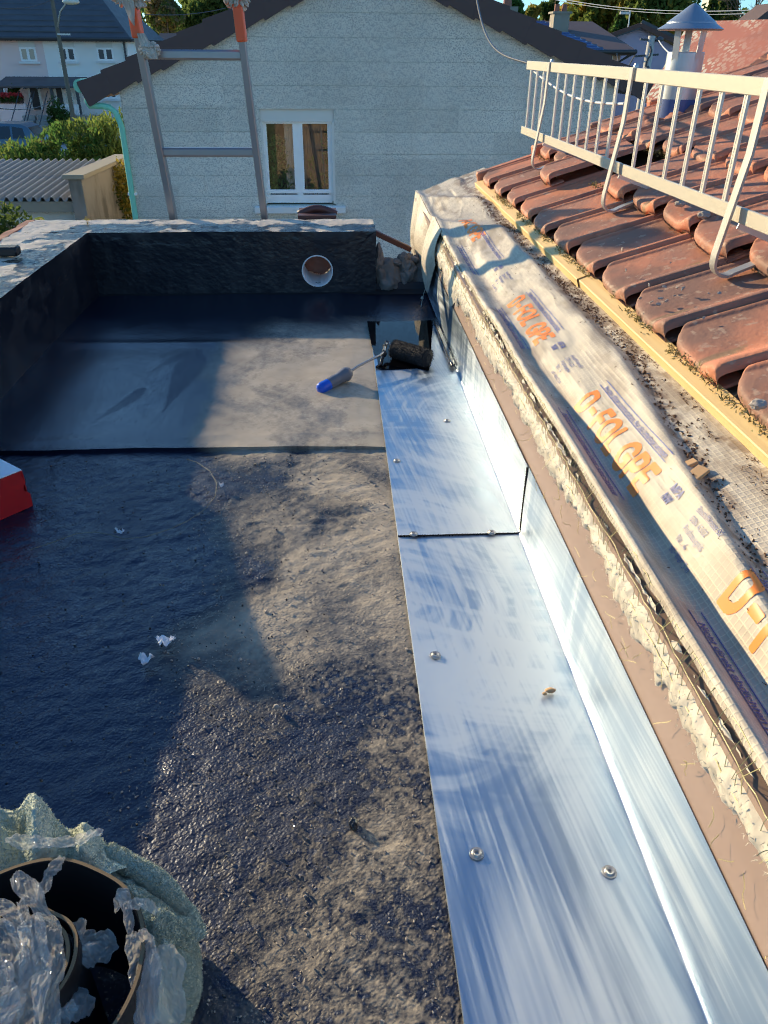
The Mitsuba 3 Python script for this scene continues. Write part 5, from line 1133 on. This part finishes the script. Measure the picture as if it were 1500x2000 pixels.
for dx in (-.13, .13): part(ck, 'chimney_pot', lathe([(.10, zt4+.06), (.085, zt4+.28), (.06, zt4+.28)], 14, (cq[0]+dx, cq[1], 0)), 'terracotta', 40)
mh = thing('mauve_house', 'mauve rendered house with a plain gable facing the yard', 'house'); MY = 34.0
ma, ml, mr = q(1246, 51, MY), q(1202, 66, MY), q(1325, 92, MY)
part(mh, 'wall', prism(sg.Polygon([(ml[0], GZ), (mr[0]+.8, GZ), (mr[0]+.8, mr[2]-.4), (ma[0], ma[2]), (ml[0], ml[2])]), 'y', MY, MY+.4), 'render_purple'); BV = np.array([8*ma[0]/MY, 8, 0])
quadroof(mh, [ma+(0, -.25, .06), ma+BV+(0, 0, .06), mr+BV+(2.0, 0, -.6), mr+(2.0, -.25, -.6)], 'slate_mat'); quadroof(mh, [ma+(0, -.25, .06), ma+BV+(0, 0, .06), ml+BV+(-.5, 0, -.1), ml+(-.5, -.25, -.1)], 'slate_mat')
part(mh, 'verge', cat_([bar(ma+(0, -.27, .03), mr+(2.0, -.27, -.63), .04, .14), bar(ma+(0, -.27, .03), ml+(-.5, -.27, -.13), .04, .14)]), 'rust_brown')
fh = thing('dark_roof_house', 'low house with a dark roof behind the ladder top', 'house')
a, b = q(286, 66, 52), q(420, 66, 52); part(fh, 'roof', poly3([a+(0, -.4, -1.4), b+(0, -.4, -1.4), b+(0, 4, .1), a+(0, 4, .1)], .2), 'slate_mat'); part(fh, 'wall', box(a[0]+.3, b[0], 52.2, 58, GZ, a[2]-1.3), 'render_white')
fh2 = thing('dark_roof_house', 'house with a dark pitched roof at the far right edge', 'house')
a, b, c_ = q(1478, 38, 24), q(1520, 5, 24), q(1640, 38, 24); part(fh2, 'roof', prism(sg.Polygon([(a[0], a[2]), (b[0], b[2]), (c_[0], c_[2])]), 'y', 24, 25.2), 'brown_tiles'); part(fh2, 'wall', box(a[0]+.8, c_[0], 24.3, 24.9, GZ, a[2]-.06), 'render_cream')
tw_ = thing('tower_block', 'pale tall building far behind the trees at top right', 'building'); ta, tb = q(1401, -30, 180), q(1423, 8, 180)
part(tw_, 'wall', box(ta[0], tb[0], 180, 186, GZ, ta[2]), 'render_cream')
ch2 = thing('chimney', 'small brick chimney pot behind the right slope of the gable house', 'chimney'); cc = q(991, 8, 19.5)
part(ch2, 'stack', box(cc[0]-.2, cc[0]+.2, 19.3, 19.7, cc[2]-1.2, cc[2]-.05), 'conc_wall'); part(ch2, 'chimney_pot', lathe([(.10, cc[2]-.05), (.08, cc[2]+.2), (.05, cc[2]+.2)], 14, (cc[0], 19.5, 0)), 'terracotta', 40)
an = thing('aerial', 'small white panel aerial on a mast before the big tree', 'aerial'); aa = q(1221, 25, 38)
part(an, 'mast', tube([(q(1232, 60, 38)[0], 38, GZ), (q(1231, 20, 38)[0], 38, q(1231, 20, 38)[2])], .03, 6), 'galv_mat'); part(an, 'panel', box(q(1210, 25, 38)[0], q(1230, 25, 38)[0], 37.9, 37.96, q(1220, 28, 38)[2], q(1220, 23, 38)[2]), 'old_white')

# ------------------------------------------------------------------ trees
def tree(name, label, x, ytop, ybot, wpx, Y, mats, n, size, seed, kind='round', group=None):
    r = np.random.default_rng(seed); top, base = ony(x, ytop, Y), ony(x, ybot, Y); w = wpx*Y/1620.; X = top[0]; H_ = top[2]-GZ; cb = max(GZ+1.2, base[2])
    bl = []
    if kind == 'cone':
        for k in range(9): f = k/8; bl.append(((X+r.normal(0, .05*w), Y+r.normal(0, .05*w), cb+(top[2]-cb)*f), (w*.5*(1.02-f)+.12, w*.5*(1.02-f)+.12, (top[2]-cb)/9*1.1)))
    else:
        nb = 13
        for k in range(nb):
            a, f = r.uniform(0, 6.28), r.random(); rr = w*.34*math.sqrt(r.random()); zc_ = cb+(top[2]-cb)*(.22+.62*f)
            bl.append(((X+rr*math.cos(a), Y+rr*math.sin(a), zc_), tuple(np.array([1, 1, .85])*w*r.uniform(.17, .27))))
    tr = [tube([(X, Y, GZ), (X+.05, Y, GZ+H_*.35), (X-.04*w, Y, top[2]-.2*(top[2]-cb))], [.035*w+.05, .025*w+.03, .02], 8)]
    for k in range(7):
        b = bl[k % len(bl)][0]; s = np.array([X, Y, GZ+H_*.3+.2*k*H_/10]); tr.append(tube([s, (s+np.array(b))/2+(0, 0, .1*H_*.3), b], [.02*w+.02, .012*w+.01, .008], 6))
    return leafy(name, label, 'tree', bl, n, size, mats, seed, cat_(tr), aspect=.55, group=group)
tree('leafy_tree', 'big autumn tree turning yellow behind the mauve house', 1225, -60, 70, 250, 46, ['leaf_dark', 'leaf_mid', 'leaf_light', 'leaf_yellow'], 17000, .17, 41)
tree('conifer', 'dark narrow conifer in front of the big autumn tree', 1213, 22, 70, 28, 40, ['leaf_dark', 'needle'], 2500, .10, 42, 'cone')
tree('conifer', 'dark conifer behind the right slope of the gable house', 1005, -10, 45, 46, 30, ['leaf_dark', 'needle'], 4000, .10, 43, 'cone')
tree('leafy_tree', 'small yellow tree beside the dark conifer', 1040, 12, 50, 40, 48, ['leaf_mid', 'leaf_yellow', 'leaf_yellow'], 2500, .14, 44)
tree('leafy_tree', 'grey-green tree left of the twin chimney pots', 1077, 2, 45, 40, 75, ['leaf_dark', 'leaf_brown'], 2500, .2, 45)
tree('leafy_tree', 'pale green tree behind the twin chimney pots', 1120, 16, 50, 60, 70, ['leaf_mid', 'leaf_light'], 3000, .2, 46)
tree('leafy_tree', 'rounded tree with a yellow lower branch right of the flue cowl', 1424, 2, 42, 52, 60, ['leaf_dark', 'leaf_mid', 'leaf_yellow'], 5000, .17, 47)
tree('conifer', 'slim dark conifer just right of the flue cowl', 1396, -8, 40, 20, 50, ['leaf_dark'], 1800, .12, 48, 'cone')
tree('leafy_tree', 'green tree showing between the ladder top and the gable verge', 400, -30, 70, 110, 62, ['leaf_dark', 'leaf_mid', 'leaf_light'], 9000, .2, 49)
tree('leafy_tree', 'yellow-brown thin tree beside the left ladder top', 318, -20, 70, 80, 58, ['leaf_mid', 'leaf_brown', 'leaf_yellow'], 6000, .18, 50)
tree('leafy_tree', 'light green tree at the far left top corner behind the slate roof', 5, -25, 40, 60, 80, ['leaf_mid', 'leaf_light'], 2500, .2, 51)
bt = thing('bare_tree', 'leafless brownish tree at the top right corner', 'tree'); bx_, bzt = ony(1470, 0, 55)[0], ony(1470, -20, 55)[2]; rb_ = np.random.default_rng(77); segs = []
def branch(p, d, L, r, lev):
    d = d/np.linalg.norm(d); q_ = p+d*L; segs.append(tube([p, (p+q_)/2+rb_.normal(0, .03*L, 3), q_], [r, r*.8, r*.6], 5))
    if lev > 0:
        for k in range(3 if lev > 2 else 4): branch(p+(q_-p)*rb_.uniform(.45, 1), d+rb_.normal(0, .5, 3)+np.array([0, 0, .15]), L*rb_.uniform(.5, .75), r*.55, lev-1)
branch(np.array([bx_, 55, GZ]), np.array([0, 0, 1.]), (bzt-GZ)*.5, .14, 5)
part(bt, 'branches', cat_(segs), 'bark', True)
# far-off wood closing the horizon
rw = np.random.default_rng(88); n_ = 26000; wx_ = rw.uniform(-150, 190, n_); hgt = 6.5+3.0*nz(np.stack([wx_*.09, wx_*0, wx_*0], -1), 3)+1.5*nz(np.stack([wx_*.5, wx_*0, wx_*0], -1), 4)
wp = np.stack([wx_, 150+rw.uniform(-6, 6, n_), GZ+hgt*rw.random(n_)**.6], -1)
single('distant_wood', cards(wp, .55, rw, .7), 'leaf_mid', 'far-off line of trees along the horizon', 'wood', kind='stuff')
for k in [k for k in scene if k.endswith('_unused')]: del scene[k]
